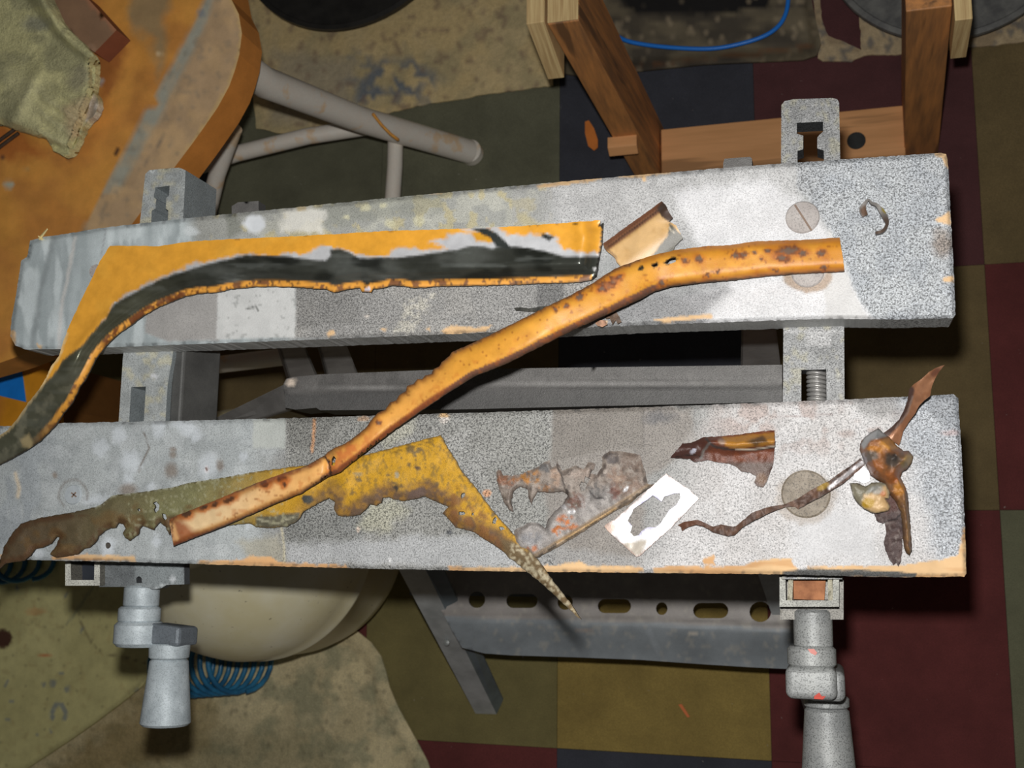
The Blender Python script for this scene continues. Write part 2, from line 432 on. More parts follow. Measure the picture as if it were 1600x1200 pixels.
leg_tube('brace', [U(250, 562, .3), U(340, 570, .3), U(455, 556, .3)], .0115)
leg_tube('leg', [U(-150, 100, .52), U(-110, 90, .2), U(-70, 100, .015)], .0185)
leg_tube('leg', [U(-80, 480, .52), U(-40, 470, .2), U(10, 470, .015)], .0185)
rust_y = grain_material('ochre_rust', A((150, 105, 40), 600, 190, .15), A((110, 75, 35), 600, 190, .15), 200, .8)
w_ = [U(584, 178, .215) , U(598, 196, .20), U(612, 210, .19), U(624, 219, .19)]
tube('rust_streak', [v + Vector((0.001, -.002, .006)) for v in w_], .0022, rust_y, stool, 6)
tube('rust_streak', [v + Vector((0.0, .002, .0075)) for v in [U(690, 217, .083), U(705, 222, .066), U(718, 228, .052)]], .0020, rust_y, stool, 6)

# block and towel on the stool
brick_c = grain_material('dull_brown_board', A((98, 58, 40), 120, 40, .58), A((84, 50, 36), 120, 40, .58), 30, .7)
blk = sheet('wood_block', [(60, -70), (132, -8), (182, 47), (148, 82), (104, 48), (60, -10), (40, -60)], .5505, lambda x, y: np.full(len(x), .026), .026, lambda p: (p.c.__setitem__(slice(None), A((86, 66, 50), 120, 40, .58)), p.fill(p.line([(125, -15), (156, 16), (186, 48)], 10, 2), (104, 70, 50)), p.m.__setitem__(slice(None), (0, .7, .1, .2))), 8, side=A((70, 38, 24), 120, 40, .58))
props(blk, 'plain dull brown flat block under the towel corner on the stool', 'block')
BLKP = [(60, -70), (132, -8), (182, 47), (148, 82), (104, 48), (60, -10), (40, -60)]
def towel_h(x, y):
    h = .020 + .010 * fbm(x, y, 60, 5) + .026 * ss(24, 2, np.where(inpoly(x, y, BLKP), -1, 1) * ldist(x, y, BLKP, True))
    rib = .0026 * np.sin((x * .93 - y * .37 + 3 * fbm(x, y, 30, 2)) * 1.55) * ss(40, 70, x) * ss(110, 170, y)
    h = h + rib - .012 * ss(0, 1, 1 - np.clip(ldist(x, y, [(78, -10), (100, 40), (148, 85), (148, 140), (112, 240), (75, 225), (0, 195)]) / 14, 0, 1))
    h += .006 * np.exp(-((x + y * .5 - 115) / 12.) ** 2) * ss(90, 130, y)
    return h
def towel_paint(p):
    p.c[:] = A((122, 119, 88), 70, 100, .58); p.m[:] = (0, .95, .55, 1.0)
    p.fill(p.noise(40, .52, .12, 3), (138, 134, 98), at=(60, 90), a=.7)
    p.fill(p.noise(30, .58, .08, 12), (96, 94, 72), at=(60, 90), a=.7)
    p.fill(p.ell(57, 38, 20, 12, soft=.8, jit=5), (84, 84, 74), a=.8)
    p.fill(p.ell(122, 122, 14, 22, 30, soft=.8, jit=5), (92, 88, 74), a=.7)
    p.fill(p.poly([(10, 110), (70, 130), (110, 200), (100, 245), (80, 232), (30, 180)], 20, 8), (150, 146, 112), a=.6)
    p.fill(p.poly([(96, 170), (130, 150), (150, 145), (155, 168), (130, 196), (110, 225)], 10, 4), (132, 118, 92), a=.8)
    p.fill(p.poly([(134, 192), (138, 160), (148, 146), (155, 166), (146, 182)], 3, 2), (172, 160, 148))
tw = sheet('towel', [(-110, -70), (60, -70), (72, -20), (80, 2), (92, 28), (104, 44), (126, 64), (148, 88), (149, 120), (146, 143), (152, 150), (155, 165), (145, 182), (131, 196), (122, 220), (110, 240), (100, 244), (84, 236), (72, 215), (40, 207), (0, 193), (-110, 180)],
           .552, towel_h, .009, towel_paint, 4, mat=M_CLOTH, rag=1.6, ragsc=4)
props(tw, 'crumpled olive-grey terry towel lying on the wooden stool', 'towel')
dkrod = grain_material('dark_steel', A((40, 34, 30), 10, 215, .55), A((58, 48, 40), 10, 215, .55), 80, .4, .6)
for k in (0, 1):
    o = tube('steel_rod', [U(-60, 262 + 12 * k, .554), U(26 + 3 * k, 200 + 8 * k, .554)], .0022, dkrod, None, 8)
    props(o, ('upper' if k == 0 else 'lower') + ' of two thin dark rods poking out below the towel', 'rod', 'dark rods under the towel')

# ================================================================== yellow case, far left below bench
yel = grain_material('yellow_plastic', A((178, 120, 22), 60, 620, .35), A((150, 96, 18), 60, 620, .35), 20, .45)
blu = grain_material('blue_label', A((30, 110, 190), 20, 600, .36), A((26, 96, 170), 20, 600, .36), 20, .4)
case = empty('storage_case', U(30, 640, .0), 'yellow-orange case with blue panel on the floor under the bench', 'case')
sheet('body', [(-90, 560), (78, 566), (100, 640), (96, 700), (-90, 700)], .36, None, .358, lambda p: (p.c.__setitem__(slice(None), A((150, 100, 22), 60, 620, .35)), p.m.__setitem__(slice(None), (0, .45, .05, .1)), p.fill(p.poly([(-90, 560), (20, 560), (-10, 700), (-90, 700)], 10), (105, 66, 22))), 12, parent=case, side=A((60, 38, 16), 60, 620, .35))
sheet('blue_panel', [(-60, 556), (33, 574), (40, 628), (-60, 604)], .3615, None, .0015, lambda p: (p.c.__setitem__(slice(None), A((24, 118, 205), 20, 600, .36)), p.m.__setitem__(slice(None), (0, .4, 0, .05))), 12, parent=case)
for k in range(5):
    sheet('rib', [(78 + 4 * k, 638), (80 + 4 * k, 638), (81 + 4 * k, 668), (79 + 4 * k, 668)], .3635, None, .0035, lambda p: (p.c.__setitem__(slice(None), A((190, 130, 24), 60, 620, .35)), p.m.__setitem__(slice(None), (0, .4, 0, .05))), 12, parent=case)

# ================================================================== black tubs and floor clutter at the top
blk_g = grain_material('black_plastic', (.006, .0055, .006), (.012, .011, .011), 12, .28)
def tub(name, c, r, z1, mat, label, rim=.008, ins=None, inside=None):
    t = empty(name, (c[0], c[1], 0), label, 'tub')
    lathe('shell', [(r * .86, .0125), (r * .97, z1 * .6), (r - .002, z1 - .004), (r, z1 - .012), (r + rim * .6, z1 - .008), (r + rim * .6, z1), (r - rim, z1), (r - rim - .003, z1 * .7), (r * .8, .018), (.02, .017)], c, (0, 0, 1), mat, t, 72)
    lathe('rim', [(r - .001, z1 - .003), (r + rim, z1 - .003), (r + rim, z1 + .004), (r + .001, z1 + .006), (r - .001, z1 + .004)], c, (0, 0, 1), inside or mat, t, 72)
    return t
rimm = grain_material('scuffed_black_rim', (.02, .019, .018), (.035, .033, .03), 40, .4)
tub('black_tub', (U(545, -132, .06)[0], U(545, -132, .06)[1], 0), .192, .06, blk_g, 'large black round tub above the white tubes', inside=rimm)
tub('grey_tub', (U(1480, -112, .05)[0], U(1480, -112, .05)[1], 0), .158, .05, grain_material('dark_rubber', A((34, 36, 38), 1450, 30, .05), A((46, 48, 48), 1450, 30, .05), 30, .6), 'dark grey round tub at the upper right behind the post', inside=grain_material('grey_rim', A((62, 62, 60), 1450, 30, .05), A((45, 45, 45), 1450, 30, .05), 50, .6))
def cloth_paint(p):
    p.c[:] = A((118, 104, 74), 760, 100, 0.01); p.m[:] = (0, .9, .35, .6)
    p.fill(p.noise(50, .55, .12, 3), (96, 88, 66), at=(700, 110), a=.8)
    p.fill(p.noise(26, .6, .08, 14), (132, 118, 88), at=(760, 100), a=.6)
    k = p.poly([(548, 90), (640, 92), (680, 122), (668, 160), (560, 170), (538, 130)], 30, 20)
    p.fill(k * p.noise(16, .47, .06, 9), (58, 62, 66), at=(610, 120), a=.95)
    p.fill(p.poly([(430, 80), (560, 95), (540, 190), (420, 190)], 20, 10), (88, 82, 70), a=.7)
    p.fill(p.noise(12, .68, .05, 31), (74, 60, 50), at=(760, 100), a=.6)
dc = sheet('drop_cloth', [(380, -10), (440, -40), (720, -100), (880, -60), (866, 60), (864, 133), (800, 142), (750, 148), (700, 158), (650, 165), (600, 178), (560, 200), (470, 215), (400, 200)], .003, lambda x, y: .003 + .004 * fbm(x, y, 40, 3), .003, cloth_paint, 7, mat=M_CLOTH, rag=2)
props(dc, 'dirty cream cloth with blue-grey stains on the floor beside the black tub', 'cloth')
def scrap_paint(p):
    p.c[:] = A((104, 92, 72), 1360, 70, 0.01); p.m[:] = (0, .9, .35, .6)
    p.fill(p.noise(26, .55, .12, 3), (84, 72, 56), at=(1360, 70), a=.8)
    p.fill(p.noise(10, .62, .06, 23), (60, 58, 56), at=(1360, 70), a=.8)
sc = sheet('cloth_scrap', [(1268, -40), (1280, -40), (1284, 30), (1294, 56), (1320, 66), (1346, 78), (1340, 0), (1330, -40), (1640, -40), (1640, 60), (1560, 70), (1520, 72), (1430, 84), (1350, 86), (1330, 96), (1286, 96), (1278, 90), (1282, 70), (1274, 30)], .002, lambda x, y: .002 + .003 * fbm(x, y, 30, 3), .003, scrap_paint, 6, mat=M_CLOTH, rag=2)
props(sc, 'torn dirty cream cloth on the floor around the grey tub', 'cloth')
pan = empty('drip_mat', U(1070, 40, 0), 'dark dirty rectangular mat with rounded corner between the posts', 'mat')
def pan_paint(p):
    p.c[:] = A((40, 36, 30), 1080, 60, 0.02); p.m[:] = (0, .55, .1, .4)
    p.fill(p.noise(60, .5, .12, 5, sy=3), (62, 56, 44), at=(1060, 50), a=.9)
    p.fill(p.poly([(960, -40), (1225, -40), (1200, 10), (1120, 22), (1000, 22), (975, 10)], 5, 4), (9, 8, 8))
    p.fill(p.line([(985, 108), (1100, 90), (1200, 82), (1268, 72)], 5, 4, 4), (66, 44, 28), a=.7)
    p.fill(p.noise(10, .70, .05, 9), (96, 86, 70), at=(1080, 60), a=.5)
sheet('mat', [(862, -40), (1262, -40), (1270, 10), (1283, 68), (1276, 86), (1255, 93), (1100, 100), (985, 112), (905, 118), (866, 112)], .002, lambda x, y: .004 + .016 * ss(16, 4, ldist(x, y, [(862, -40), (1262, -40), (1270, 10), (1283, 68), (1276, 86), (1255, 93), (1100, 100), (985, 112), (905, 118), (866, 112)], True)), .004, pan_paint, 7, parent=pan)
bluh = grain_material('blue_hose', A((20, 82, 150), 1100, 70, .03), A((16, 66, 124), 1100, 70, .03), 30, .35)
hs = smooth_pts([U(950, 45, .012), U(975, 62, .026), U(1010, 70, .026), U(1060, 75, .026), U(1110, 76, .026), U(1150, 70, .026), U(1190, 58, .026), U(1215, 42, .026), U(1228, 20, .026), U(1232, -10, .026), U(1232, -60, .026)], 6)
props(tube('air_line', hs, .0032, bluh, None, 10), 'thin blue cable curving over the dark mat', 'cable')

# ================================================================== wooden stand (posts and rail)
def woodmat(name, a, b, at, z, st=(1, 1, .08), sc=90):
    return grain_material(name, A(a, at[0], at[1], z), A(b, at[0], at[1], z), sc, .6, stretch=st, bump=.25, c3=A(tuple(np.array(b) * .8), at[0], at[1], z))
wv = woodmat('fir_post', (128, 86, 48), (92, 64, 40), (940, 130), .25)
wr = woodmat('fir_rail', (146, 106, 70), (120, 86, 54), (1180, 230), .05, (.08, 1, 1), 70)
wp = grain_material('plywood', A((170, 150, 108), 840, 30, .4), A((120, 98, 66), 840, 30, .4), 120, .7, stretch=(3, .1, .1))
stand = empty('wooden_stand', (-.05, .62, 0), 'fir stand with two upright posts and a low rail behind the bench', 'stand')
def post(x0, x1, sx, y0, y1, sy, z1):
    return hexa('post', [(x0 + sx, y0 + sy, 0), (x1 + sx, y0 + sy, 0), (x1 + sx, y1 + sy, 0), (x0 + sx, y1 + sy, 0), (x0, y0, z1), (x1, y0, z1), (x1, y1, z1), (x0, y1, z1)], wv, stand, .0015)
post(-.284, -.248, .030, .597, .684, -.036, .45)
post(.092, .136, .026, .560, .650, .012, .45)
box('end_grain', -.2835, -.2485, .598, .683, .4505, .452, wp, stand, .0004)
box('rail', -.218, .117, .556, .633, .0005, .038, wr, stand, .0015)
hexa('plywood_gusset', [(-.306, .575, .36), (-.286, .575, .36), (-.286, .80, .36), (-.306, .80, .36), (-.308, .600, .452), (-.287, .600, .452), (-.287, .84, .452), (-.308, .84, .452)], wp, stand, .0008)
hexa('plywood_gusset', [(.142, .545, .36), (.158, .545, .36), (.158, .80, .36), (.142, .80, .36), (.1375, .543, .452), (.154, .543, .452), (.154, .84, .452), (.1375, .84, .452)], wp, stand, .0008)
hexa('cleat', [(-.272, .552, .155), (-.232, .552, .155), (-.232, .575, .155), (-.272, .575, .155), (-.272, .560, .168), (-.232, .560, .168), (-.232, .575, .168), (-.272, .575, .168)], wr, stand, .001)
lathe('knot', [(.0005, 0), (.0125, 0), (.0125, .0008), (.0005, .0008)], U(1338, 220, .0385) + Vector((0, 0, 0)), (0, 0, 1), grain_material('dark_knot', (.03, .035, .035), (.02, .02, .02), 100, .6), stand, 20)
leafm = grain_material('brown_leaf', A((110, 62, 22), 925, 210, .01), A((84, 48, 20), 925, 210, .01), 60, .7)
lf = sheet('brown_scrap', [(914, 190), (920, 188), (928, 200), (934, 218), (934, 230), (928, 235), (919, 228), (914, 208)], .002, lambda x, y: .004 + .0 * x, .002, lambda p: (p.c.__setitem__(slice(None), A((118, 66, 24), 925, 210, .01)), p.m.__setitem__(slice(None), (0, .7, .1, .3))), 5)
props(lf, 'small orange-brown scrap on the floor left of the stand', 'scrap')

# ================================================================== tank, coil hoses, panel, rug
tank = empty('gas_tank', (-.74, .04, 0), 'off-white domed upright tank under the left end of the bench', 'tank')
def tank_mat():
    m, nt, b = newmat('dirty_cream_enamel'); L = nt.links; co = coord(nt)
    n1 = noise_node(nt, co, 14, 5, .6); n2 = noise_node(nt, co, 160, 3, .6)
    c = mixc(nt, maprange(nt, n1, .35, .65), tuple(A((150, 146, 128), 450, 960, .2)), tuple(A((128, 122, 98), 450, 960, .2)))
    c = mixc(nt, maprange(nt, n2, .68, .74, 0, .8), c, (.12, .08, .05)); L.new(c, b.inputs['Base Color']); b.inputs['Roughness'].default_value = .38; return m
tm_ = tank_mat()
r = .166
prof = [(.10, .013), (.105, .016), (.105, .05), (.10, .054), (.12, .06), (.148, .075), (.162, .10), (r, .13), (r, .215), (r + .0025, .218), (r + .0025, .224), (r, .227), (r, .26), (.160, .29), (.146, .32), (.122, .35), (.09, .373), (.055, .388), (.02, .395)]
lathe('shell', prof, (-.74, .04, 0), (0, 0, 1), tm_, tank, 96)
bm = bmesh.new()
for k in range(3):
    a0 = k * 2.09
    for i in range(10):
        pass
add_lathe(bm, [(.045, .385), (.049, .385), (.049, .425), (.045, .425)], (-.74, .04, 0), (0, 0, 1), 48)
from_bm('collar', bm, tm_, tank, True).data.set_sharp_from_angle(angle=.7)
lathe('valve', [(.018, .39), (.018, .42), (.03, .422), (.03, .432), (.01, .436)], (-.74, .04, 0), (0, 0, 1), grain_material('brass', (.4, .28, .1), (.3, .2, .08), 100, .35, .9), tank, 20)
chipm = grain_material('chipped_white', (.8, .78, .75), (.6, .58, .55), 100, .5)
sk = A((140, 150, 150), 350, 1040, .05)
coilm = grain_material('dark_blue_tubing', A((22, 62, 84), 350, 1040, .05), A((14, 44, 64), 350, 1040, .05), 40, .22)
def coil(name, a, b, r, n, label, rr=.0040, sq=.70, lean=.5):
    a = Vector(a); b = Vector(b); ax = (b - a); t = ax.normalized(); up = Vector((0, 0, 1)); s = t.cross(up).normalized(); pts = []
    N = n * 22
    for i in range(N + 1):
        q = i / N; ph = 2 * math.pi * n * q
        pts.append(a + ax * q + s * (math.cos(ph) * r) + up * (math.sin(ph) * r * sq + r * sq) + t * (math.cos(ph) * r * lean * .0 + math.sin(ph) * -.030))
    return props(tube(name, pts, rr, coilm, None, 8), label, 'hose')
coil('coiled_hose', U(308, 1046, .012) + Vector((-.01, 0.012, +.004)), U(404, 1030, .012) + Vector((.0, .006, .008)), 0.050, 8, 'coiled dark blue hose beside the tank and the left crank handle')
coil('coiled_hose', U(-60, 905, .012) + Vector((0, .02, 0.012)), U(72, 892, .012) + Vector((0, .02, .012)), .034, 6, 'coiled dark blue hose at the left edge below the front jaw')

def panel_paint(p):
    p.c[:] = A((110, 106, 74), 150, 1030, 0.02); p.m[:] = (0, .5, .1, .2)
    p.fill(p.noise(80, .5, .15, 6), (98, 94, 64), at=(150, 1030), a=.8)
    p.fill(p.noise(10, .68, .08, 16), (84, 74, 48), at=(150, 1030), a=.35)
    p.fill(p.noise(5, .80, .03, 19), (50, 46, 36), at=(150, 1030), a=.4)
    p.fill(p.ell(4, 998, 15, 15, soft=.15), (34, 20, 14))
    g = (70, 72, 66)
    for (x, y, w, h) in ((69, 1070, 3, 5), (83, 1068, 6, 6), (105, 1077, 4, 5), (96, 1052, 4, 3), (10, 1068, 2, 7), (26, 918, 3, 6), (102, 930, 2, 4), (18, 1096, 5, 2), (60, 1148, 2, 3), (79, 1142, 2, 4), (12, 1125, 5, 3), (215, 1082, 4, 6), (128, 982, 3, 6)):
        p.fill(p.ell(x, y, w, h, 15, soft=.5, jit=2), g, a=.9)
    p.fill(p.line([(82, 1122), (82, 1108), (90, 1100), (98, 1102), (103, 1112), (101, 1122)], 7, 2, 1), g)
    p.fill(p.line([(122, 955), (128, 978), (140, 1002), (162, 1022), (190, 1026), (228, 1036)], 1.6), (66, 60, 42), a=.9)
    p.fill(p.line([(150, 910), (130, 940), (105, 975)], 4, 3), (74, 74, 56), a=.8)
    p.fill(p.line([(54, 1022), (82, 1025)], 2), (110, 60, 34), a=.8)
    p.fill(p.ell(56, 955, 14, 6, soft=.8, jit=5), (108, 76, 46), a=.5)
    p.fill(p.line([(40, 1200), (110, 1155), (150, 1128), (195, 1092), (225, 1062)], 7, 5), (70, 66, 44), a=.6)
pn = sheet('painted_panel', [(-80, 872), (280, 872), (270, 1000), (222, 1072), (195, 1094), (150, 1128), (110, 1156), (40, 1202), (-40, 1250), (-80, 1250)], 0.019, None, .006, panel_paint, 4)
props(pn, 'pale olive painted board with dark marks on the floor at the lower left', 'board')
rug_poly = [(300, 870), (480, 900), (545, 975), (560, 988), (580, 1004), (595, 1025), (603, 1050), (609, 1075), (622, 1105), (640, 1138), (655, 1165), (668, 1190), (690, 1260), (0, 1260), (-45, 1250), (36, 1200), (106, 1153), (146, 1125), (191, 1091), (218, 1070), (270, 1000)]
def rug_h(x, y):
    d = ldist(x, y, rug_poly, True)
    return .005 + .006 * np.exp(-((d - 14) / 9.) ** 2) * ss(440, 560, x) + .002 * fbm(x, y, 40, 2)
def rug_paint(p):
    p.c[:] = A((122, 113, 88), 480, 1110, 0.01); p.m[:] = (0, .95, .5, .8)
    p.fill(p.noise(70, .50, .12, 3), (104, 96, 74), at=(450, 1110), a=.8)
    p.fill(p.noise(30, .56, .08, 13), (78, 78, 62), at=(450, 1110), a=.65)
    p.fill(p.noise(20, .60, .08, 17), (134, 124, 98), at=(450, 1110), a=.5)
    p.fill(p.noise(6, .78, .04, 23), (60, 56, 44), at=(450, 1110), a=.5)
    p.fill(p.poly([(220, 1080), (330, 1080), (330, 1180), (120, 1240), (60, 1220)], 50, 25), (72, 60, 34), a=.7)
    p.fill(p.poly([(280, 1140), (480, 1130), (560, 1210), (260, 1240)], 50, 30), (72, 68, 50), a=.45)
rg = sheet('rug', rug_poly, .0015, rug_h, .003, rug_paint, 6, mat=M_CLOTH)
props(rg, 'dirty cream rug with rolled edge on the floor below the tank', 'rug')
for (x, y, s, cc, nm) in ((1268 - 200, 1110, 9, (120, 56, 24), 'chip'),):
    o = sheet('red_crumb', [(x - 8, y - 9), (x - 3, y - 10), (x + 10, y + 10), (x + 6, y + 11)], .001, None, .001, lambda p: (p.c.__setitem__(slice(None), A((126, 66, 34), 1070, 1110, 0)), p.m.__setitem__(slice(None), (0, .7, 0, .2))), 5)
    props(o, 'tiny red-brown sliver on the olive carpet tile below the bench', 'sliver')

# ================================================================== the folding workbench
TOP = .79
bench = empty('workbench', (-.26, .1, 0), 'grey paint-spattered folding workbench with two wooden vice jaws', 'workbench')
greyf = grain_material('speckled_grey_paint', A((176, 178, 176), 1270, 560, .76), A((146, 148, 148), 1270, 560, .76), 40, .5, .15, speck=.75, bump=.4)
greyl = grain_material('blue_grey_paint', A((158, 166, 170), 210, 980, .74), A((130, 138, 142), 210, 980, .74), 50, .5, .1, speck=.35, bump=.4)
frm = grain_material('steel_grey_frame', A((92, 92, 90), 900, 600, .66), A((74, 74, 73), 900, 600, .66), 25, .5, .3, speck=.2, bump=.2)
frl = grain_material('lower_steel_frame', A((98, 100, 98), 900, 990, .22), A((82, 84, 84), 900, 990, .22), 25, .45, .3, speck=.1, bump=.15)
frl2 = grain_material('lit_leg_paint', A((118, 120, 120), 730, 1020, .12), A((98, 100, 100), 730, 1020, .12), 25, .5, .2, speck=.1, bump=.15)
leg_shade = grain_material('shaded_leg_paint', A((64, 70, 72), 750, 1060, .08), A((52, 57, 60), 750, 1060, .08), 25, .5, .2, bump=.15)  # same leg steel, self-shade inside the fold put into the colour
slate = grain_material('dark_slate_steel', A((48, 52, 60), 215, 630, .75), A((38, 42, 48), 215, 630, .75), 30, .5, .3)
WOODC = (240, 200, 150)
def ring_screw(name, px, py, r, slot_ang, cross, parent, mat):
    c = U(px, py, TOP); R = r * .757 / F
    bm = bmesh.new()
    add_lathe(bm, [(R, -.002), (R, .0008), (R * .93, .0017), (R * .2, .0019)], c, (0, 0, 1), 40)
    for k in range(2 if cross else 1):
        a = math.radians(-slot_ang + 90 * k); u = Vector((math.cos(a), math.sin(a), 0)); w = Vector((-u.y, u.x, 0)); L = R * (.25 if cross else .93); t = .0005
        v = [c + u * (sx * L) + w * (sy * t) + Vector((0, 0, h)) for h in (.0018, .00205) for sx, sy in ((-1, -1), (1, -1), (1, 1), (-1, 1))]
    o = from_bm(name, bm, mat, parent, True); o.data.set_sharp_from_angle(angle=.5)
    return c, R, o
# --- rear jaw
def rear_paint(p):
    x, y = p.x, p.y
    p.c[:] = A((172, 174, 174), 850, 420); p.m[:] = (0, .5, .45, .6)
    # left end: bluish brushed paint
    kl = ss(520, 380, x + 30 * fbm(x, y, 40, 2))
    p.fill(kl, (156, 164, 166), at=(200, 460), speck=.12, bump=.35)
    p.fill(kl * p.noise(26, .52, .12, 4, sy=.18), (128, 136, 138), at=(150, 460), a=.75)
    p.fill(kl * p.noise(18, .62, .06, 9, sy=.25), (188, 196, 198), at=(150, 460), a=.6)
    p.fill(p.line([(84, 372), (62, 460), (52, 540)], 8, 5, 3), (108, 114, 116), a=.7)
    p.fill(p.line([(118, 372), (98, 470), (92, 545)], 5, 4, 3), (176, 172, 168), a=.6)
    p.fill(p.line([(166, 358), (158, 400)], 2), (120, 122, 124), a=.7)
    # top strip
    p.fill(p.poly([(300, 330), (860, 285), (860, 360), (300, 380)], 18, 8), (162, 163, 158), speck=.4)
    p.fill(p.noise(26, .56, .07, 40) * p.poly([(330, 320), (860, 285), (860, 360), (330, 380)], 10), (186, 186, 176), a=.8)
    p.fill(p.noise(16, .62, .05, 41) * p.poly([(340, 320), (860, 285), (860, 360), (330, 380)], 10), (190, 180, 142), a=.8)
    p.fill(p.poly([(352, 330), (372, 328), (376, 360), (356, 372)], 6, 5), (110, 112, 104), a=.7)
    p.fill(p.poly([(500, 312), (640, 300), (700, 300), (690, 330), (560, 345), (510, 352)], 14, 10), (138, 140, 130), a=.55)
    p.fill(p.ell(398, 349, 17, 15, soft=.4, jit=5), (214, 218, 222), speck=0, bump=.2)
    p.fill(p.ell(300, 362, 12, 8, soft=.6, jit=4), (200, 206, 208), a=.8)
    p.fill(p.poly([(446, 318), (470, 316), (505, 330), (504, 366), (470, 366), (436, 362)], 8, 9), (216, 214, 206), a=.85, speck=.1)
    p.fill(p.poly([(462, 318), (480, 316), (478, 328), (466, 330)], 3, 2), (186, 168, 128), a=.8)
    for (a, b, r_) in ((572, 326, 8), (598, 320, 6), (655, 346, 9), (610, 350, 10), (540, 340, 5)): p.fill(p.ell(a, b, r_, r_ * .7, soft=.5, jit=4), (206, 202, 170), a=.7)
    # below the sheet: patches
    p.fill(p.poly([(232, 470), (342, 455), (341, 532), (262, 534), (225, 520)], 4, 3), (146, 144, 142), speck=.3)
    p.fill(p.poly([(341, 452), (462, 446), (462, 528), (338, 530)], 2, 2), (190, 191, 190), speck=.1)
    p.fill(p.poly([(341, 452), (462, 446), (462, 528), (338, 530)], 2, 2) * p.noise(7, .72, .03, 51), (140, 142, 140), a=.6)
    p.fill(p.line([(384, 484), (400, 478), (404, 486)], 2.2), (84, 86, 84), a=.8)
    dk = p.poly([(462, 446), (700, 444), (940, 432), (940, 520), (462, 528)], 2.5, 1.5)
    p.fill(dk, (166, 165, 163), speck=.95, bump=.9, at=(700, 480))
    p.fill(dk * p.noise(40, .55, .1, 54), (180, 178, 174), a=.6)
    p.fill(dk * p.poly([(462, 446), (560, 446), (560, 500), (520, 505), (462, 512)], 14, 6), (128, 127, 125), a=.5)
    p.fill(p.line([(462, 510), (500, 504), (560, 503)], 2), (118, 118, 116), a=.6)
    p.fill(p.poly([(632, 470), (660, 460), (690, 455), (668, 478), (655, 500), (640, 520), (618, 524), (625, 500)], 6, 8) * p.noise(6, .45, .08, 61, sy=2), (212, 208, 196), a=.85)
    p.fill(p.poly([(838, 440), (882, 440), (880, 488), (840, 486)], 2, 1), (108, 108, 108), a=.65)
    p.fill(p.ell(573, 494, 3), (235, 225, 215))
    # right: light grey, bright, speckled end
    p.fill(p.poly([(860, 270), (1250, 240), (1250, 360), (930, 400), (860, 360)], 30, 10), (202, 202, 202), speck=.65, at=(1050, 320))
    p.fill(p.noise(40, .55, .1, 70) * (x > 800), (178, 178, 178), a=.45, at=(1050, 320))
    p.fill(p.poly([(1050, 300), (1200, 280), (1280, 340), (1330, 430), (1365, 500), (1090, 510), (1070, 470), (1180, 420), (1100, 400)], 16, 7), (236, 236, 238), speck=.4, at=(1200, 470), bump=.5)
    p.fill(p.poly([(940, 470), (1060, 452), (1140, 448), (1100, 505), (930, 515)], 22, 12), (140, 140, 142), a=.75, speck=.8)  # grainy patch, the shadow on it painted into its grey
    end = [(1240, 245), (1500, 225), (1510, 510), (1372, 505), (1348, 480), (1330, 440), (1322, 418), (1300, 385), (1288, 352), (1266, 312), (1248, 300)]
    ke = p.poly(end, 5, 6, 30)
    p.fill(ke, (206, 210, 214), speck=1.0, bump=.8, rough=.5, at=(1400, 400))
    p.fill(ke * p.noise(26, .52, .14, 74, n=3), (182, 188, 196), a=.5, at=(1400, 400))
    p.fill(ke * ss(1300, 1240, x), (190, 190, 190), a=.5)
    # sheltered pale corner, bare wood
    p.fill(p.poly([(1296, 355), (1318, 418), (1348, 485), (1362, 500), (1290, 506), (1285, 400)], 4, 3), (222, 221, 220), speck=.15)
    p.fill(p.ell(1262, 432, 38, 25, soft=.14, jit=3), (190, 170, 152), speck=.4)
    p.fill(p.ell(1262, 425, 27, 20, soft=.15, jit=2), (206, 202, 198), speck=.2)
    p.fill(p.ell(1472, 380, 16, 20, soft=.9, jit=8), (158, 140, 124), a=.75)
    wood = WOODC
    kedge = ldist(x, y, REAR, True)
    for P in ([(688, 516), (706, 508), (745, 512), (770, 508), (760, 518), (700, 524)], [(1020, 500), (1050, 496), (1110, 490), (1116, 496), (1040, 504)], [(510, 519), (522, 515), (526, 522), (512, 526)], [(594, 514), (604, 512), (602, 518)], [(664, 513), (672, 512), (672, 518)],
              [(838, 290), (870, 284), (905, 278), (945, 276), (930, 283), (880, 289), (842, 294)], [(1003, 274), (1010, 273), (1009, 284), (1004, 284)], [(960, 276), (1010, 270), (1060, 266), (1040, 272), (985, 278)],
              [(1459, 238), (1484, 236), (1485, 268), (1476, 258), (1472, 246), (1460, 243)], [(1460, 344), (1484, 330), (1486, 352), (1474, 350)], [(1472, 434), (1490, 430), (1491, 442), (1474, 440)], [(14, 515), (24, 518), (24, 540), (17, 532)], [(56, 536), (66, 540), (62, 548)],
              [(640, 302), (700, 297), (690, 302)], [(930, 505), (950, 500), (948, 508)]):
        p.fill(p.poly(P, 2, 2, 6), wood, speck=0, rough=.8, a=.95)
    p.fill(p.noise(8, .66, .05, 91) * ss(7, 2, kedge), (60, 60, 62), a=.5)
REAR = [(47, 376), (60, 373), (61, 371), (100, 366), (160, 356), (255, 345), (400, 330), (600, 310), (800, 291), (1000, 273), (1200, 257), (1360, 246), (1470, 239), (1478, 241), (1481, 250), (1485, 330), (1490, 420), (1493, 492), (1489, 497), (1400, 499), (1300, 498), (1200, 501), (1000, 508), (800, 518), (600, 526), (400, 534), (240, 540), (100, 545), (40, 546), (24, 540), (16, 525), (18, 500), (30, 430), (33, 407), (42, 402)]
rear = sheet('jaw_board', REAR, TOP, lambda x, y: .0007 * (fbm(x, y, 50, 3) - .5) - .003 * ss(6, 0, ldist(x, y, REAR, True)), .028, rear_paint, 2.9, parent=bench, rag=.9, ragsc=6, side=(.56, .57, .56))
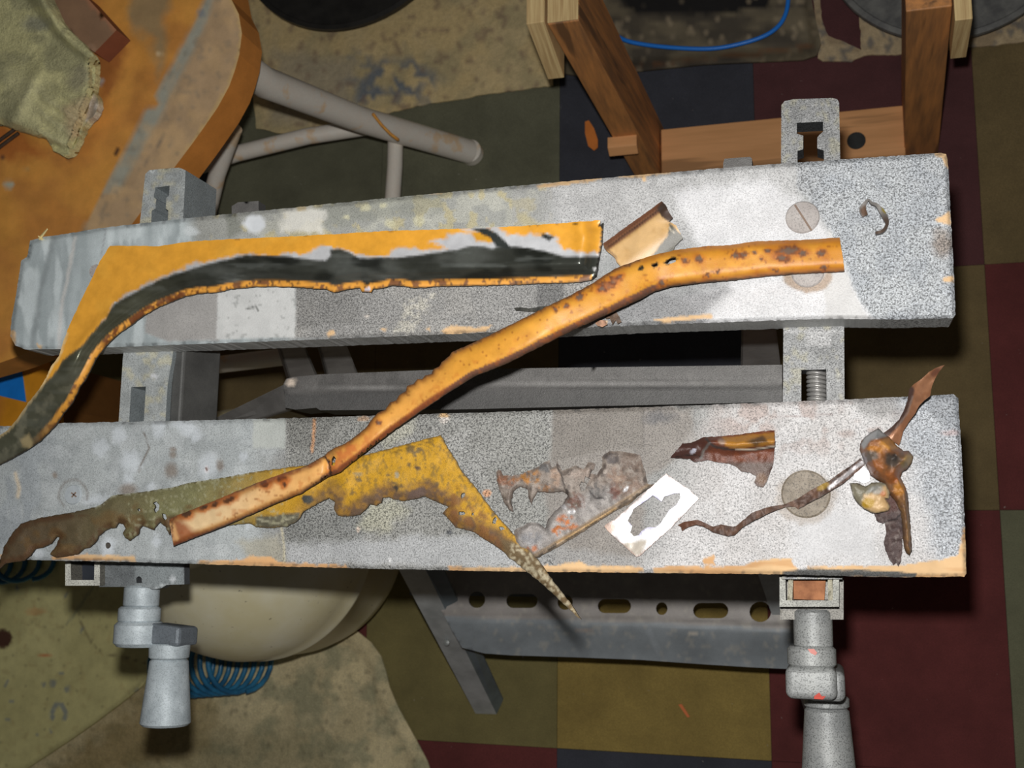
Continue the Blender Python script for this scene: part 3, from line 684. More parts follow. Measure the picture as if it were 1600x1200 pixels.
rear['label'] = 'rear jaw board, speckled at its right end'
FRONT = [(-130, 668), (0, 666), (78, 664), (100, 661), (300, 657), (500, 652), (800, 643), (1100, 633), (1300, 625), (1440, 619), (1490, 616), (1497, 622), (1498, 640), (1502, 700), (1506, 780), (1509, 860), (1510, 896), (1506, 901), (1400, 902), (1200, 897), (1000, 895), (800, 893), (600, 889), (400, 884), (200, 878), (0, 874), (-130, 872)]
def front_paint(p):
    x, y = p.x, p.y
    p.c[:] = A((160, 160, 158), 800, 760); p.m[:] = (0, .5, .75, .8)
    kl = ss(470, 400, x + 40 * fbm(x, y, 50, 2))
    p.fill(kl, (156, 161, 162), at=(220, 760), speck=.45, bump=.6)
    p.fill(kl * p.noise(24, .54, .1, 4), (138, 143, 145), at=(220, 760), a=.5)
    p.fill(kl * p.noise(20, .60, .06, 14), (176, 180, 182), at=(220, 760), a=.3)
    p.fill(ss(110, 40, x) * p.noise(14, .5, .1, 24, sy=.2), (120, 126, 132), a=.5, at=(60, 760))
    for (a, b, rx, ry, an) in ((290, 668, 24, 11, 30), (306, 684, 9, 4, -45), (248, 668, 9, 16, 10), (185, 680, 11, 14, 0), (157, 700, 12, 14, 0), (204, 722, 17, 17, 0), (200, 750, 9, 8, 0), (326, 728, 15, 20, 10), (380, 714, 7, 8, 0), (236, 760, 8, 6, 0), (150, 780, 20, 8, -10), (390, 822, 6, 6, 0), (400, 660, 6, 5, 0), (168, 860, 9, 16, 0), (168, 852, 11, 13, 0), (245, 845, 6, 10, 0), (60, 865, 10, 8, 0)):
        p.fill(p.ell(a, b, rx, ry, an, soft=.7, jit=6, sc=7), (190, 196, 202), a=.6, speck=.1)
    for (a, b, rx, ry) in ((270, 702, 5, 4), (270, 711, 6, 5), (200, 765, 14, 9), (344, 728, 5, 9), (86, 742, 4, 5), (268, 735, 10, 12)):
        p.fill(p.ell(a, b, rx, ry, soft=.8, jit=2), (118, 104, 92), a=.7)
    p.fill(p.line([(225, 676), (234, 700), (222, 722), (216, 738)], 2), (104, 96, 90), a=.8)
    p.fill(p.ell(323, 733, 3.5, 6, soft=.3), (236, 236, 240)); p.fill(p.ell(323, 733, 1.8, 4), (110, 84, 76))
    p.fill(p.line([(24, 740), (30, 762), (28, 776)], 5, 4), (186, 168, 140), a=.7)
    p.fill(p.line([(115 + 22 * math.cos(t), 774 + 24 * math.sin(t)) for t in np.linspace(2.4, 6.6, 20)], 3.5, 3, 2), (112, 108, 104), a=.7)
    # granular middle
    km = p.poly([(447, 640), (870, 630), (1010, 640), (1010, 700), (860, 900), (440, 900), (446, 780)], 3, 2)
    p.fill(p.poly([(395, 655), (447, 654), (447, 700), (395, 700)], 3, 2), (172, 176, 172), speck=.2)
    p.fill(km, (176, 176, 173), speck=1, bump=1, at=(700, 760))
    p.fill(km * p.noise(60, .52, .1, 44), (152, 152, 147), a=.6, at=(700, 760))
    p.fill(p.poly([(447, 655), (530, 652), (500, 700), (447, 700)], 8, 6), (120, 120, 116), a=.6)
    p.fill(p.poly([(444, 780), (520, 800), (600, 790), (560, 860), (540, 875), (446, 850)], 14, 8), (128, 130, 128), a=.6)
    p.fill(p.poly([(445, 850), (560, 845), (700, 835), (850, 850), (840, 888), (450, 880)], 12, 8), (184, 186, 188), a=.8, speck=.6)
    p.fill(p.poly([(570, 790), (620, 775), (640, 800), (600, 830), (560, 826)], 14, 9), (186, 184, 162), a=.7)
    p.fill(p.poly([(590, 680), (650, 655), (640, 680), (600, 700)], 10, 6), (196, 194, 176), a=.7)
    p.fill(p.poly([(370, 845), (440, 835), (445, 888), (395, 885)], 10, 7), (166, 160, 140), a=.6, speck=.3)
    p.fill(p.line([(437, 810), (444, 850), (444, 884)], 3), (196, 188, 160), a=.8)
    p.fill(p.line([(491, 656), (489, 690), (488, 706)], 4.5, 2), (214, 158, 112), a=.85)
    p.fill(p.ell(694, 655, 8, 6, soft=.4, jit=3), (224, 216, 208)); p.fill(p.ell(694, 649, 8, 4, soft=.4, jit=3), WOODC)
    p.fill(p.ell(568, 654, 10, 4, soft=.4, jit=3), (206, 170, 140), a=.8)
    p.fill(p.ell(702, 832, 5, 4, soft=.6), (52, 56, 66), a=.8)
    p.fill(p.ell(761, 771, 7, 6, soft=.3, jit=2), (228, 172, 132)); p.fill(p.ell(560, 827, 3, 4, soft=.3), (224, 206, 190)); p.fill(p.ell(609, 874, 2, 3), (230, 230, 230))
    # brownish dark rectangle
    kb = p.poly([(866, 630), (1010, 630), (1080, 640), (1090, 700), (1010, 745), (1000, 900), (870, 900), (850, 760), (862, 700)], 10, 5)
    p.fill(kb, (156, 150, 144), speck=.7, bump=.9, at=(930, 680))
    p.fill(p.poly([(864, 632), (1006, 630), (1006, 700), (960, 700), (862, 722)], 2, 1), (140, 134, 127), a=.7)
    p.fill(p.line([(1006, 640), (1006, 700)], 1.5), (104, 100, 98), a=.6)
    p.fill(p.ell(1030, 652, 24, 10, soft=.9, jit=6), (98, 100, 106), a=.6)
    p.fill(p.poly([(830, 850), (1000, 870), (1000, 890), (820, 890)], 10, 6), (178, 178, 178), a=.6)
    # bright right
    kr = ss(1060, 1150, x + .5 * (y - 700) + 50 * (fbm(x, y, 60, 8) - .5))
    p.fill(kr, (220, 218, 218), speck=.8, bump=.6, at=(1230, 760))
    p.fill(kr * p.noise(50, .52, .1, 81), (208, 204, 202), a=.6, at=(1230, 700))
    p.fill(kr * p.noise(28, .60, .08, 83) * ss(740, 660, y), (182, 158, 148), a=.6, at=(1230, 700))
    p.fill(p.poly([(1330, 625), (1420, 622), (1410, 650), (1360, 655)], 12, 8), (140, 138, 136), a=.7)
    p.fill(p.poly([(1240, 800), (1360, 790), (1380, 880), (1240, 880)], 26, 12), (218, 218, 220), a=.8, speck=.2)
    p.fill(p.line([(1210, 652), (1300, 648)], 2), (170, 150, 146), a=.6)
    p.fill(p.ell(1322, 678, 14, 5, soft=.8, jit=3), (170, 150, 142), a=.6)
    ke = ss(1410, 1460, x + .25 * (760 - y) + 40 * (fbm(x, y, 40, 7) - .5))
    p.fill(ke, (208, 212, 218), speck=1, bump=.8, at=(1460, 760))
    p.fill(ke * p.noise(22, .54, .14, 74, n=3), (180, 186, 194), a=.5, at=(1460, 760))
    p.fill(p.poly([(1440, 620), (1495, 616), (1498, 670), (1470, 664), (1450, 640)], 8, 6), (142, 146, 152), a=.6)
    p.fill(p.ell(1485, 676, 14, 4, soft=.8, jit=2), (190, 160, 156), a=.6)
    # plug
    p.fill(p.ell(1259, 778, 46, 42, soft=.18, jit=6), (176, 164, 152), a=.7)
    wd = WOODC
    for P in ([(80, 868), (150, 867), (212, 870), (214, 878), (82, 874)], [(308, 877), (380, 874), (396, 868), (420, 870), (440, 880), (540, 882), (544, 891), (310, 888)], [(700, 886), (760, 885), (830, 887), (890, 880), (905, 876), (918, 885), (990, 884), (1004, 890), (1004, 896), (700, 896)],
              [(1020, 889), (1060, 882), (1100, 886), (1160, 884), (1186, 876), (1236, 872), (1242, 884), (1262, 896), (1262, 901), (1020, 899)], [(1262, 886), (1320, 884), (1400, 884), (1470, 874), (1496, 868), (1502, 840), (1504, 826), (1512, 826), (1514, 904), (1262, 904)],
              [(1095, 875), (1116, 866), (1114, 876), (1118, 884), (1098, 880)], [(1330, 884), (1345, 888), (1340, 892)], [(0, 868), (30, 870), (30, 876), (0, 876)]):
        k = p.poly(P, 2, 3.5, 9); p.fill(k, wd, speck=0, rough=.85, bump=.3); p.fill(k * p.noise(20, .55, .1, 3, sx=.2, sy=2), (206, 150, 96), a=.6)
    p.fill(p.poly([(1222, 893), (1260, 888), (1320, 890), (1400, 892), (1432, 896), (1430, 903), (1222, 900)], 2, 2), (104, 104, 102), speck=.8)
    p.fill(p.poly([(1180, 878), (1222, 886), (1222, 898), (1150, 896)], 2, 5) * .0, (104, 104, 102))
    e = ldist(x, y, FRONT, True)
    p.fill(p.noise(9, .62, .05, 91) * ss(7, 2, e), (70, 70, 70), a=.5)
frontb = sheet('jaw_board', FRONT, TOP, lambda x, y: .0007 * (fbm(x, y, 50, 6) - .5) - .0025 * ss(6, 0, ldist(x, y, FRONT, True)), .028, front_paint, 2.9, parent=bench, rag=.9, ragsc=6, side=A((112, 106, 100), 800, 895), holes=[circ(169, 852, 4, 10, 5)])
frontb['label'] = 'front jaw board with bare wood along its front edge'
plugm = grain_material('pale_metal_disc', A((196, 190, 186), 1255, 340), A((172, 164, 160), 1255, 340), 60, .55, speck=.4)
plugb = grain_material('brown_worn_disc', A((166, 154, 138), 1259, 772), A((136, 124, 108), 1259, 772), 160, .6, speck=.7)
plugg = grain_material('painted_over_disc', A((150, 156, 160), 115, 773), A((132, 138, 142), 115, 773), 60, .6, speck=.1)
slotm = grain_material('brown_slot', A((148, 128, 112), 1255, 340), A((120, 100, 90), 1255, 340), 60, .7)
def disc(px, py, r, ang, cross, parent, mat, sm):
    c, R, o = ring_screw('screw_cap', px, py, r, ang, cross, parent, mat)
    return o
disc(1254, 340, 26, 55, False, rear, plugm, slotm); disc(1262, 425, 25, 0, False, rear, plugm, slotm); disc(150, 424, 13, 0, False, rear, plugm, slotm)
disc(1259, 772, 36, 0, False, frontb, plugb, slotm); disc(115, 773, 18, 20, True, frontb, plugg, slotm)
def slot_line(px, py, ang, L, w, parent, m):
    a = math.radians(ang); dx, dy = math.cos(a), math.sin(a)
    P = [(px - dx * L - dy * w, py - dy * L + dx * w), (px + dx * L - dy * w, py + dy * L + dx * w), (px + dx * L + dy * w, py + dy * L - dx * w), (px - dx * L + dy * w, py - dy * L - dx * w)]
    sheet('screw_slot', P, TOP + .0023, None, .0006, None, 6, mat=m, parent=parent)
slot_line(1255, 340, 57, 24, 1.5, rear, slotm); slot_line(115, 773, 40, 5, 1, frontb, slotm); slot_line(115, 773, 130, 5, 1, frontb, slotm)
# splinters
spl = grain_material('raw_pine', A((214, 200, 150), 70, 365), A((196, 176, 120), 70, 365), 80, .8)
tube('splinter', [U(62, 373, .789), U(74, 358, .797)], [.0014, .0006], spl, rear, 5); tube('splinter', [U(66, 374, .789), U(60, 369, .795)], [.0012, .0005], spl, rear, 5)

# --- clamp beams under the jaws
def flatp(c, at, z, speck=.7, dk=None, rough=.5, bump=.6, extra=None):
    def f(p):
        p.c[:] = A(c, at[0], at[1], z); p.m[:] = (.1, rough, speck, bump)
        p.fill(p.noise(14, .58, .08, 7), mul=.82)
        if extra: extra(p)
    return f
keyR = [(1245, 192), (1286, 190), (1286, 206), (1280, 211), (1277, 215), (1277, 232), (1287, 235), (1288, 262), (1246, 262), (1246, 236), (1255, 233), (1255, 212), (1245, 209)]
slotR = [(1252, 578), (1291, 577), (1292, 650), (1252, 650)]
b1 = sheet('clamp_rail', [(1221, 164), (1226, 158), (1240, 155), (1300, 153), (1308, 155), (1311, 160), (1314, 300), (1319, 520), (1320, 700), (1316, 905), (1222, 905), (1223, 700), (1224, 520), (1220, 300)], .762, None, .018,
      flatp((162, 163, 163), (1270, 400), .762, .9, extra=lambda p: (p.fill(p.noise(10, .66, .05, 3), (190, 184, 150), a=.4, at=(1270, 560)), p.fill(p.poly([(1222, 520), (1260, 520), (1260, 540), (1300, 540), (1300, 520), (1318, 520), (1318, 515), (1222, 515)], 3), (190, 190, 190)))), 5, holes=[keyR, slotR], parent=bench, side=A((70, 72, 74), 1300, 560, .74))
def spring(name, a, b, r, n, rr, mat, parent):
    a = Vector(a); b = Vector(b); ax = b - a; t = ax.normalized(); s = t.cross(Vector((0, 0, 1))).normalized(); u = s.cross(t)
    pts = [a + ax * (i / (n * 16)) + s * math.cos(2 * math.pi * i / 16) * r + u * math.sin(2 * math.pi * i / 16) * r for i in range(n * 16 + 1)]
    return tube(name, pts, rr, mat, parent, 8)
scol = grain_material('grey_steel_screw', A((176, 174, 170), 1275, 600, .755), A((150, 148, 146), 1275, 600, .755), 80, .4, .4, speck=.3)
p0, p1 = U(1276, 576, .751), U(1278, 650, .751)
lathe('screw_rod', [(.0052, 0), (.0052, (p1 - p0).length)], p0, p1 - p0, scol, b1, 20)
spring('screw_thread', p0, p1, .0062, 11, .0014, scol, b1)
keyL = [(243, 293), (265, 290), (264, 306), (260, 309), (259, 326), (263, 329), (262, 352), (236, 352), (237, 329), (243, 326), (244, 311), (240, 308)]
slotL = [(205, 605), (228, 604), (224, 670), (201, 670)]
def Lext(p):
    p.fill(p.noise(12, .6, .06, 3), (176, 170, 140), a=.5); p.fill(p.ell(241, 588, 6, 5, soft=.4, jit=2), (214, 216, 220), speck=0)
b2 = sheet('clamp_rail', [(227, 272), (233, 266), (250, 264), (280, 262), (290, 266), (286, 345), (278, 440), (270, 555), (262, 600), (257, 680), (248, 880), (160, 880), (184, 680), (192, 560), (205, 440), (219, 345)], .762, None, .050,
      flatp((146, 150, 150), (240, 430), .762, .5, extra=Lext), 5, holes=[keyL, slotL], parent=bench, side=A((112, 118, 120), 300, 600, .74))
sheet('slot_liner', [(238, 288), (300, 288), (295, 360), (238, 360)], .728, None, .002, None, 20, mat=slate, parent=b2)
sheet('slot_liner', [(208, 598), (262, 598), (255, 680), (208, 680)], .728, None, .002, None, 20, mat=slate, parent=b2)
# side brackets of the left beam
hexa('rail_flange', [(-.531, .115, .712), (-.512, .115, .712), (-.512, .185, .712), (-.531, .185, .712), (-.531, .115, .757), (-.520, .115, .757), (-.520, .18, .757), (-.531, .185, .757)], frm, b2, .002)
for nm, P in (('jaw_bracket', [(362, 322), (372, 316), (404, 314), (404, 345), (362, 345)]), ('jaw_bracket', [(1130, 255), (1132, 248), (1172, 245), (1175, 248), (1175, 275), (1130, 275)])):
    sheet(nm, P, .758, None, .012, flatp((112, 110, 108), (1150, 250), .758, .2), 6, parent=bench, side=A((80, 80, 80), 1150, 250, .75))

# --- front castings and cranks
def casting(cx0, cx1, y0, y1, z, rim, depth, mat_, parent, inner):
    sheet('casting_frame', [(cx0, y0), (cx1, y0), (cx1, y1), (cx0, y1)], z, None, depth, flatp((176, 176, 168), ((cx0 + cx1) / 2, (y0 + y1) / 2), z, .7), 4, holes=[[(cx0 + rim, y0 + 2), (cx1 - rim, y0 + 2), (cx1 - rim - 1, y1 - rim * 1.1), (cx0 + rim + 1, y1 - rim * 1.1)]], parent=parent, side=A((80, 78, 72), cx0, y0, z))
crR = empty('crank', U(1270, 1010, .73), None, None); crR.parent = bench; crR.matrix_parent_inverse = WORLD_OF[bench.name].inverted()
casting(1218, 1311, 880, 948, .757, 9, .02, greyf, bench, None)
sheet('casting_base', [(1218, 880), (1318, 880), (1318, 968), (1219, 968)], .732, None, .02, flatp((150, 147, 140), (1268, 958), .732, .6), 6, parent=bench, side=A((80, 78, 72), 1268, 958, .72))
rustin = grain_material('rusty_block', A((182, 122, 82), 1268, 920, .74), A((134, 84, 54), 1268, 920, .74), 90, .8)
sheet('rusty_insert', [(1240, 880), (1292, 880), (1288, 938), (1240, 936)], .744, None, .011, None, 8, mat=rustin, parent=bench)
for a_, b_ in (((1233, 880, 1240, 880), (1238, 940, 1230, 940)), ((1293, 880, 1299, 880), (1302, 940, 1294, 940))):
    sheet('casting_rib', [(a_[0], a_[1]), (a_[2], a_[3]), (b_[0], b_[1]), (b_[2], b_[3])], .7565, None, .022, flatp((168, 162, 140), (1265, 920), .756, .6), 6, parent=bench, side=A((90, 86, 76), 1265, 920, .75))
zc = .7265
def cyl(nm, x, y0, y1, r0, r1, z, mat, parent, bev=.002):
    """cylinder or cone running towards -Y"""
    L = y0 - y1; return lathe(nm, [(r0 - bev, 0), (r0, bev), (r1, L - bev), (r1 - bev, L)], (x, y0, z), (0, -1, 0), mat, parent, 40)
xr = -.0145
def YW(px, py, z): return U(px, py, z)[1]
cyl('shaft', xr, -.028, YW(1268, 1014, .738), .0135, .0135, zc, greyf, crR)
cyl('collar', xr - .0015, YW(1268, 1011, .738), YW(1268, 1044, .738), .0168, .0168, zc, greyf, crR)
# hub: rounded block, arm dropping down to the handle
def hub_block(nm, x0, x1, y0, y1, z0, z1, mat, parent): o = box(nm, x0, x1, y1, y0, z0, z1, mat, parent, .005); o.data.polygons.foreach_set('use_smooth', [True] * len(o.data.polygons)); return o
hub_block('hub', xr - .0195, xr + .0150, YW(1268, 1043, .743), YW(1268, 1094, .743), .708, .743, greyf, crR)
hub_block('arm', xr - .006, xr + .0205, YW(1268, 1046, .72), YW(1268, 1094, .72), .655, .727, greyf, crR)
hx = -.0075; hz = .672
cyl('handle_neck', hx, YW(1268, 1094, .70), YW(1268, 1108, .69), .0165, .0165, hz, greyf, crR, .001)
cyl('handle', hx, YW(1268, 1109, .69), YW(1268, 1109, .69) - .088, .0162, .0225, hz, greyf, crR)
redm = grain_material('red_paint_fleck', A((206, 70, 50), 1270, 1088, .74), A((190, 60, 44), 1270, 1088, .74), 60, .6)
sheet('paint_fleck', [(1272, 1088), (1280, 1082), (1284, 1088), (1290, 1088), (1286, 1093), (1272, 1092)], .7437, None, .0006, None, 6, mat=redm, parent=crR)
sheet('paint_fleck', [(1262, 1014), (1272, 1014), (1277, 1020), (1274, 1024), (1266, 1020)], .7442, None, .0006, None, 6, mat=grain_material('pink_paint_fleck', A((226, 150, 140), 1270, 1018, .74), A((210, 130, 120), 1270, 1018, .74), 60, .6), parent=crR)

crL = empty('crank', U(208, 960, .73), None, None); crL.parent = bench; crL.matrix_parent_inverse = WORLD_OF[bench.name].inverted()
casting(102, 156, 860, 915, .745, 8, .02, greyl, bench, None)
sheet('casting_base', [(106, 862), (152, 862), (150, 912), (106, 912)], .73, None, .01, None, 8, mat=slate, parent=bench)
sheet('casting_base', [(155, 850), (288, 850), (288, 913), (260, 914), (252, 919), (238, 921), (230, 917), (155, 917)], .738, None, .008, flatp((104, 108, 110), (220, 900), .738, .5, extra=lambda p: (p.fill(p.poly([(212, 850), (288, 850), (288, 921), (212, 921)], 2), (128, 134, 136)), p.fill(p.ell(271, 905, 5, 5, soft=.4), (206, 210, 214)), p.fill(p.line([(232, 917), (245, 919), (258, 914)], 3), (200, 206, 208)))), 5, holes=[[(213, 911), (213, 903), (217, 900), (221, 903), (222, 911)]], parent=bench, side=A((60, 62, 64), 220, 900, .73))
xl = (U(186, 935, .738)[0] + U(231, 935, .738)[0]) / 2
cyl('shaft', xl, -.02, YW(208, 950, .738), .0148, .0148, zc, greyl, crL)
cyl('collar', xl - .001, YW(206, 948, .738), YW(206, 974, .738), .0175, .0175, zc, greyl, crL)
xh = (U(168, 990, .742)[0] + U(232, 990, .742)[0]) / 2
cyl('hub', xh, YW(200, 972, .742), YW(200, 1012, .742), .0205, .0205, zc, greyl, crL, .003)
ax0 = xh + .012; ax1 = U(280, 990, .735)[0]
armm = grain_material('slate_blue_grey', A((104, 110, 116), 255, 990, .735), A((88, 94, 100), 255, 990, .735), 40, .5, .2, speck=.4)
hexa('arm', [(ax0, YW(255, 1010, .73), .705), (ax1, YW(255, 1010, .73), .705), (ax1, YW(255, 980, .73), .705), (ax0, YW(255, 975, .73), .705), (ax0, YW(255, 1010, .735), .735), (ax1, YW(255, 1010, .735), .735), (ax1, YW(255, 979, .735), .735), (ax0, YW(255, 973, .735), .735)], armm, crL, .003)
xhl = (U(229, 1020, .73)[0] + U(279, 1020, .73)[0]) / 2
cyl('handle_neck', xhl, YW(255, 1006, .73), YW(255, 1030, .73), .0172, .0165, .72, greyl, crL, .001)
cyl('handle', xhl - .001, YW(255, 1031, .73), YW(250, 1138, .735), .0160, .0208, .718, greyl, crL)

# --- steel frame
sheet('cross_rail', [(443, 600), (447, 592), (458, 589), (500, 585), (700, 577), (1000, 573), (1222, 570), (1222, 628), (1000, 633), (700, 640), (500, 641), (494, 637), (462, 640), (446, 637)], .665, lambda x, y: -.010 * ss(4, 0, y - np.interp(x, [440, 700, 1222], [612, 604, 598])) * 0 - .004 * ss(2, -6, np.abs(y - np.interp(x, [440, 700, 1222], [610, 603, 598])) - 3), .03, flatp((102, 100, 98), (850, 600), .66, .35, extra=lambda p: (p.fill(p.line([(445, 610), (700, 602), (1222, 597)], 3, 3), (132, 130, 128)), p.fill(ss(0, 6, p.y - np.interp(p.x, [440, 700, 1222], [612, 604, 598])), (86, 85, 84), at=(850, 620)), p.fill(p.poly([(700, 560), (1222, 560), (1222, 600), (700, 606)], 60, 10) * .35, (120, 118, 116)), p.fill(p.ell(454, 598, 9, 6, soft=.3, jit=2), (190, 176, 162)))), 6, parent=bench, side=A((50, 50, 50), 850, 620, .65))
def prism_leg(nm, a, b, w, d, mat, parent, wdir=(1, 0, 0)):
    """U-shaped folded steel leg from a (top) to b (foot)"""
    a = Vector(a); b = Vector(b); t = (b - a).normalized(); u = Vector(wdir); u = (u - t * u.dot(t)).normalized(); v = t.cross(u); th = .0018
    bm = bmesh.new()
    def plate(o, uu, vv):
        c = []
        for e in (a, b):
            for s1, s2 in ((0, 0), (1, 0), (1, 1), (0, 1)): c.append(e + o + uu * s1 + vv * s2)
        add_hexa(bm, c)
    plate(-u * w / 2, u * w, v * th); plate(-u * w / 2, u * th, v * d); plate(u * (w / 2 - th), u * th, v * d)
    return from_bm(nm, bm, mat, parent)
def leg_px(pts_top, z_top, pts_bot, z_bot, mat):
    c = [U(x, y, z_bot) for x, y in pts_bot] + [U(x, y, z_top) for x, y in pts_top]
    return hexa('leg', c, mat, bench, .001)
# front left leg: folded angle, the inner face's shade put into its colour
FL0 = Vector((-.478, -.206, .001)); 
def angle_leg(top, foot, w1, w2, mat):
    top = Vector(top); foot = Vector(foot); bm = bmesh.new(); th = .002
    for (da, db) in ((Vector((w1, 0, 0)), Vector((0, th, 0))), (Vector((th, 0, 0)), Vector((0, w2, 0)))):
        c = []
        for e in (foot, top): c += [e, e + da, e + da + db, e + db]
        add_hexa(bm, c)
    return from_bm('leg', bm, mat, bench)
def px_leg(T, zt, B, zb, th=.002, label=None):
    """folded angle leg; T and B give left edge, fold and right edge as seen from above"""
    bm = bmesh.new()
    P0 = [U(x, y, zt + dz) for (x, y), dz in zip(T, (0, 0, -.012))]; P1 = [U(x, y, zb + dz) for (x, y), dz in zip(B, (0, .0, .0))]
    dn = Vector((0, 0.0025, -.001))
    lg = None
    for i in (0, 1):
        bm = bmesh.new()
        a, b, c, d = P0[i], P0[i + 1], P1[i + 1], P1[i]
        add_hexa(bm, [d + dn, c + dn, b + dn, a + dn, d, c, b, a])
        if i == 0: lg = from_bm('leg', bm, frl2, bench)
        else: from_bm('leg_flange', bm, leg_shade, lg)
    return lg
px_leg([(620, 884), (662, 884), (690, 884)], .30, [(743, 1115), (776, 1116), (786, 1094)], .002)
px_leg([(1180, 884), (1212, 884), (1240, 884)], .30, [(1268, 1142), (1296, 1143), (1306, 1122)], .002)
def rleg(p0, z0, p1, z1, w):
    a = U(*p0, z0); b = U(*p1, z1); return prism_leg('leg', a, b, w, .02, frm2, bench)
frm2 = grain_material('mid_grey_frame', A((112, 110, 108), 480, 570, .6), A((92, 90, 88), 480, 570, .6), 25, .5, .2, speck=.2, bump=.2)
hexa('strut', [U(330, 660, .56), U(372, 668, .56), U(474, 636, .64), U(444, 606, .64), U(330, 656, .57), U(372, 664, .57), U(474, 632, .655), U(444, 600, .655)], frm2, bench, .001)
rleg((478, 600), .655, (430, 470), .30, .026); rleg((540, 600), .65, (500, 480), .35, .028)
rleg((1190, 610), .66, (1184, 480), .35, .034)
foot_pad = grain_material('dark_rubber_foot', (.03, .03, .03), (.02, .02, .02), 40, .8)
# step / foot plate with punched slots
def crease(x): return np.interp(x, [640, 690, 1000, 1240], [958, 962, 971, 981])
def step_h(x, y): return -.022 * ss(0, 1, (y - crease(x)) / 70.) - .002 * np.exp(-((y - crease(x)) / 3.) ** 2)
def step_paint(p):
    p.c[:] = A((104, 100, 97), 950, 960, .22); p.m[:] = (.1, .5, .12, .2)
    k = ss(0, 3, p.y - crease(p.x)); p.fill(k, (92, 96, 99), at=(950, 1005))
    p.fill(p.noise(60, .55, .12, 3), mul=.88); p.fill(p.noise(9, .68, .04, 13), (120, 116, 108), at=(950, 1005), a=.4)
    p.fill(p.line([(1014, 985), (1022, 1005), (1030, 1022)], 5, 5), (112, 116, 120), a=.5); p.fill(p.line([(1075, 989), (1088, 989)], 3), (160, 150, 136), a=.7)
    p.fill(p.line([(900, 983), (925, 984)], 3), (124, 104, 88), a=.6)
sheet('step_panel', [(668, 880), (1250, 890), (1250, 1046), (1180, 1043), (1100, 1038), (1000, 1031), (900, 1027), (800, 1024), (757, 1021), (722, 1012), (706, 985), (690, 955)], .222, step_h, .0025, step_paint, 5,
      holes=[circ(745, 937, 13, 16, 13), stadium(791, 840, 939, 11), circ(883, 941, 12, 16), stadium(934, 986, 947, 11), circ(1034, 951, 9, 14, 10), stadium(1083, 1138, 954, 12), circ(1188, 956, 17, 18, 16)], parent=bench, side=A((70, 70, 70), 950, 1020, .21))
sheet('rear_panel', [(640, 905), (1250, 915), (1250, 938), (640, 930)], .12, None, .002, flatp((66, 70, 74), (950, 925), .15, .1), 10, parent=bench, side=A((50, 50, 50), 950, 925, .12))
for (x, y) in ((676, 962), (698, 1004)): lathe('rivet', [(.0045, 0), (.004, .002), (.001, .003)], U(x, y, .19 if y < 990 else .165), (0, 0, 1), frl, bench, 14)

# ================================================================== the metal pieces on the jaws
YEL = (232, 166, 48); ORG = (214, 136, 40); RUST = (112, 62, 34); DKR = (70, 48, 38)
# --- A: yellow strip with ground silver edge and black band
A_top = [(172, 384), (215, 384), (245, 385), (270, 381), (300, 377), (350, 374), (400, 372), (500, 367), (600, 361), (700, 358), (800, 354), (870, 349), (938, 344)]
A_low = [(938, 352), (943, 348), (941, 380), (937, 405), (932, 432), (922, 438), (905, 441), (880, 442), (840, 443), (800, 445), (760, 446), (720, 447), (690, 447), (668, 449), (645, 450), (630, 447), (610, 446), (600, 450), (583, 452), (580, 457), (566, 456), (562, 450), (545, 452), (522, 457), (510, 452), (490, 451), (470, 449), (430, 448), (400, 448), (360, 452), (340, 457), (310, 459), (290, 463), (270, 471), (250, 479), (225, 493), (205, 508), (185, 522), (175, 531), (162, 545), (150, 560), (144, 573), (134, 592), (124, 606), (113, 630), (100, 645), (88, 663), (64, 688), (50, 698), (24, 714), (0, 726), (-40, 745)]
A_left = [(-40, 700), (0, 680), (12, 672), (26, 656), (42, 632), (52, 620), (64, 604), (72, 590), (80, 572), (92, 556), (100, 530), (110, 505), (124, 475), (140, 442), (156, 408)]
A_all = A_top + A_low + A_left
def A_h(x, y):
    d = ldist(x, y, A_low)
    h = .007 + .009 * ss(2, 38, d) + .003 * np.exp(-((d - 26) / 12.) ** 2)
    h += .0016 * (fbm(x, y, 90, 3) - .5) * 2 + .0006 * fbm(x, y, 16, 31) * ss(60, 20, d)
    for (cx, cy, s_, am) in ((365, 434, 8, .0022), (340, 444, 7, .0015), (612, 428, 12, .0020), (468, 432, 12, .0018), (716, 402, 12, .0014), (690, 427, 12, .0016)):
        h = h + am * np.exp(-(((x - cx) / (s_ * 1.8)) ** 2 + ((y - cy) / s_) ** 2))
    arm = ss(600, 560, 0 * x + 600 - (y - 560)) if False else ss(560, 640, y)
    h = h * (1 - arm) + arm * (.010 + .006 * np.sin((x + y) * .05) * .5)
    h += .001 * ss(880, 938, x) * ss(395, 345, y)
    return h
A_blk = [(82, 590), (100, 562), (128, 540), (152, 512), (166, 500), (180, 476), (202, 462), (230, 447), (246, 440), (275, 428), (300, 421), (330, 412), (360, 405), (385, 399), (400, 399), (430, 401), (470, 404), (508, 408), (518, 400), (516, 390), (530, 389), (548, 396), (562, 404), (600, 404), (650, 399), (700, 393), (738, 385), (768, 388), (795, 384), (830, 389), (860, 396), (890, 402), (948, 399), (960, 470), (600, 480), (300, 490), (100, 700), (-60, 780), (-60, 660), (20, 640)]
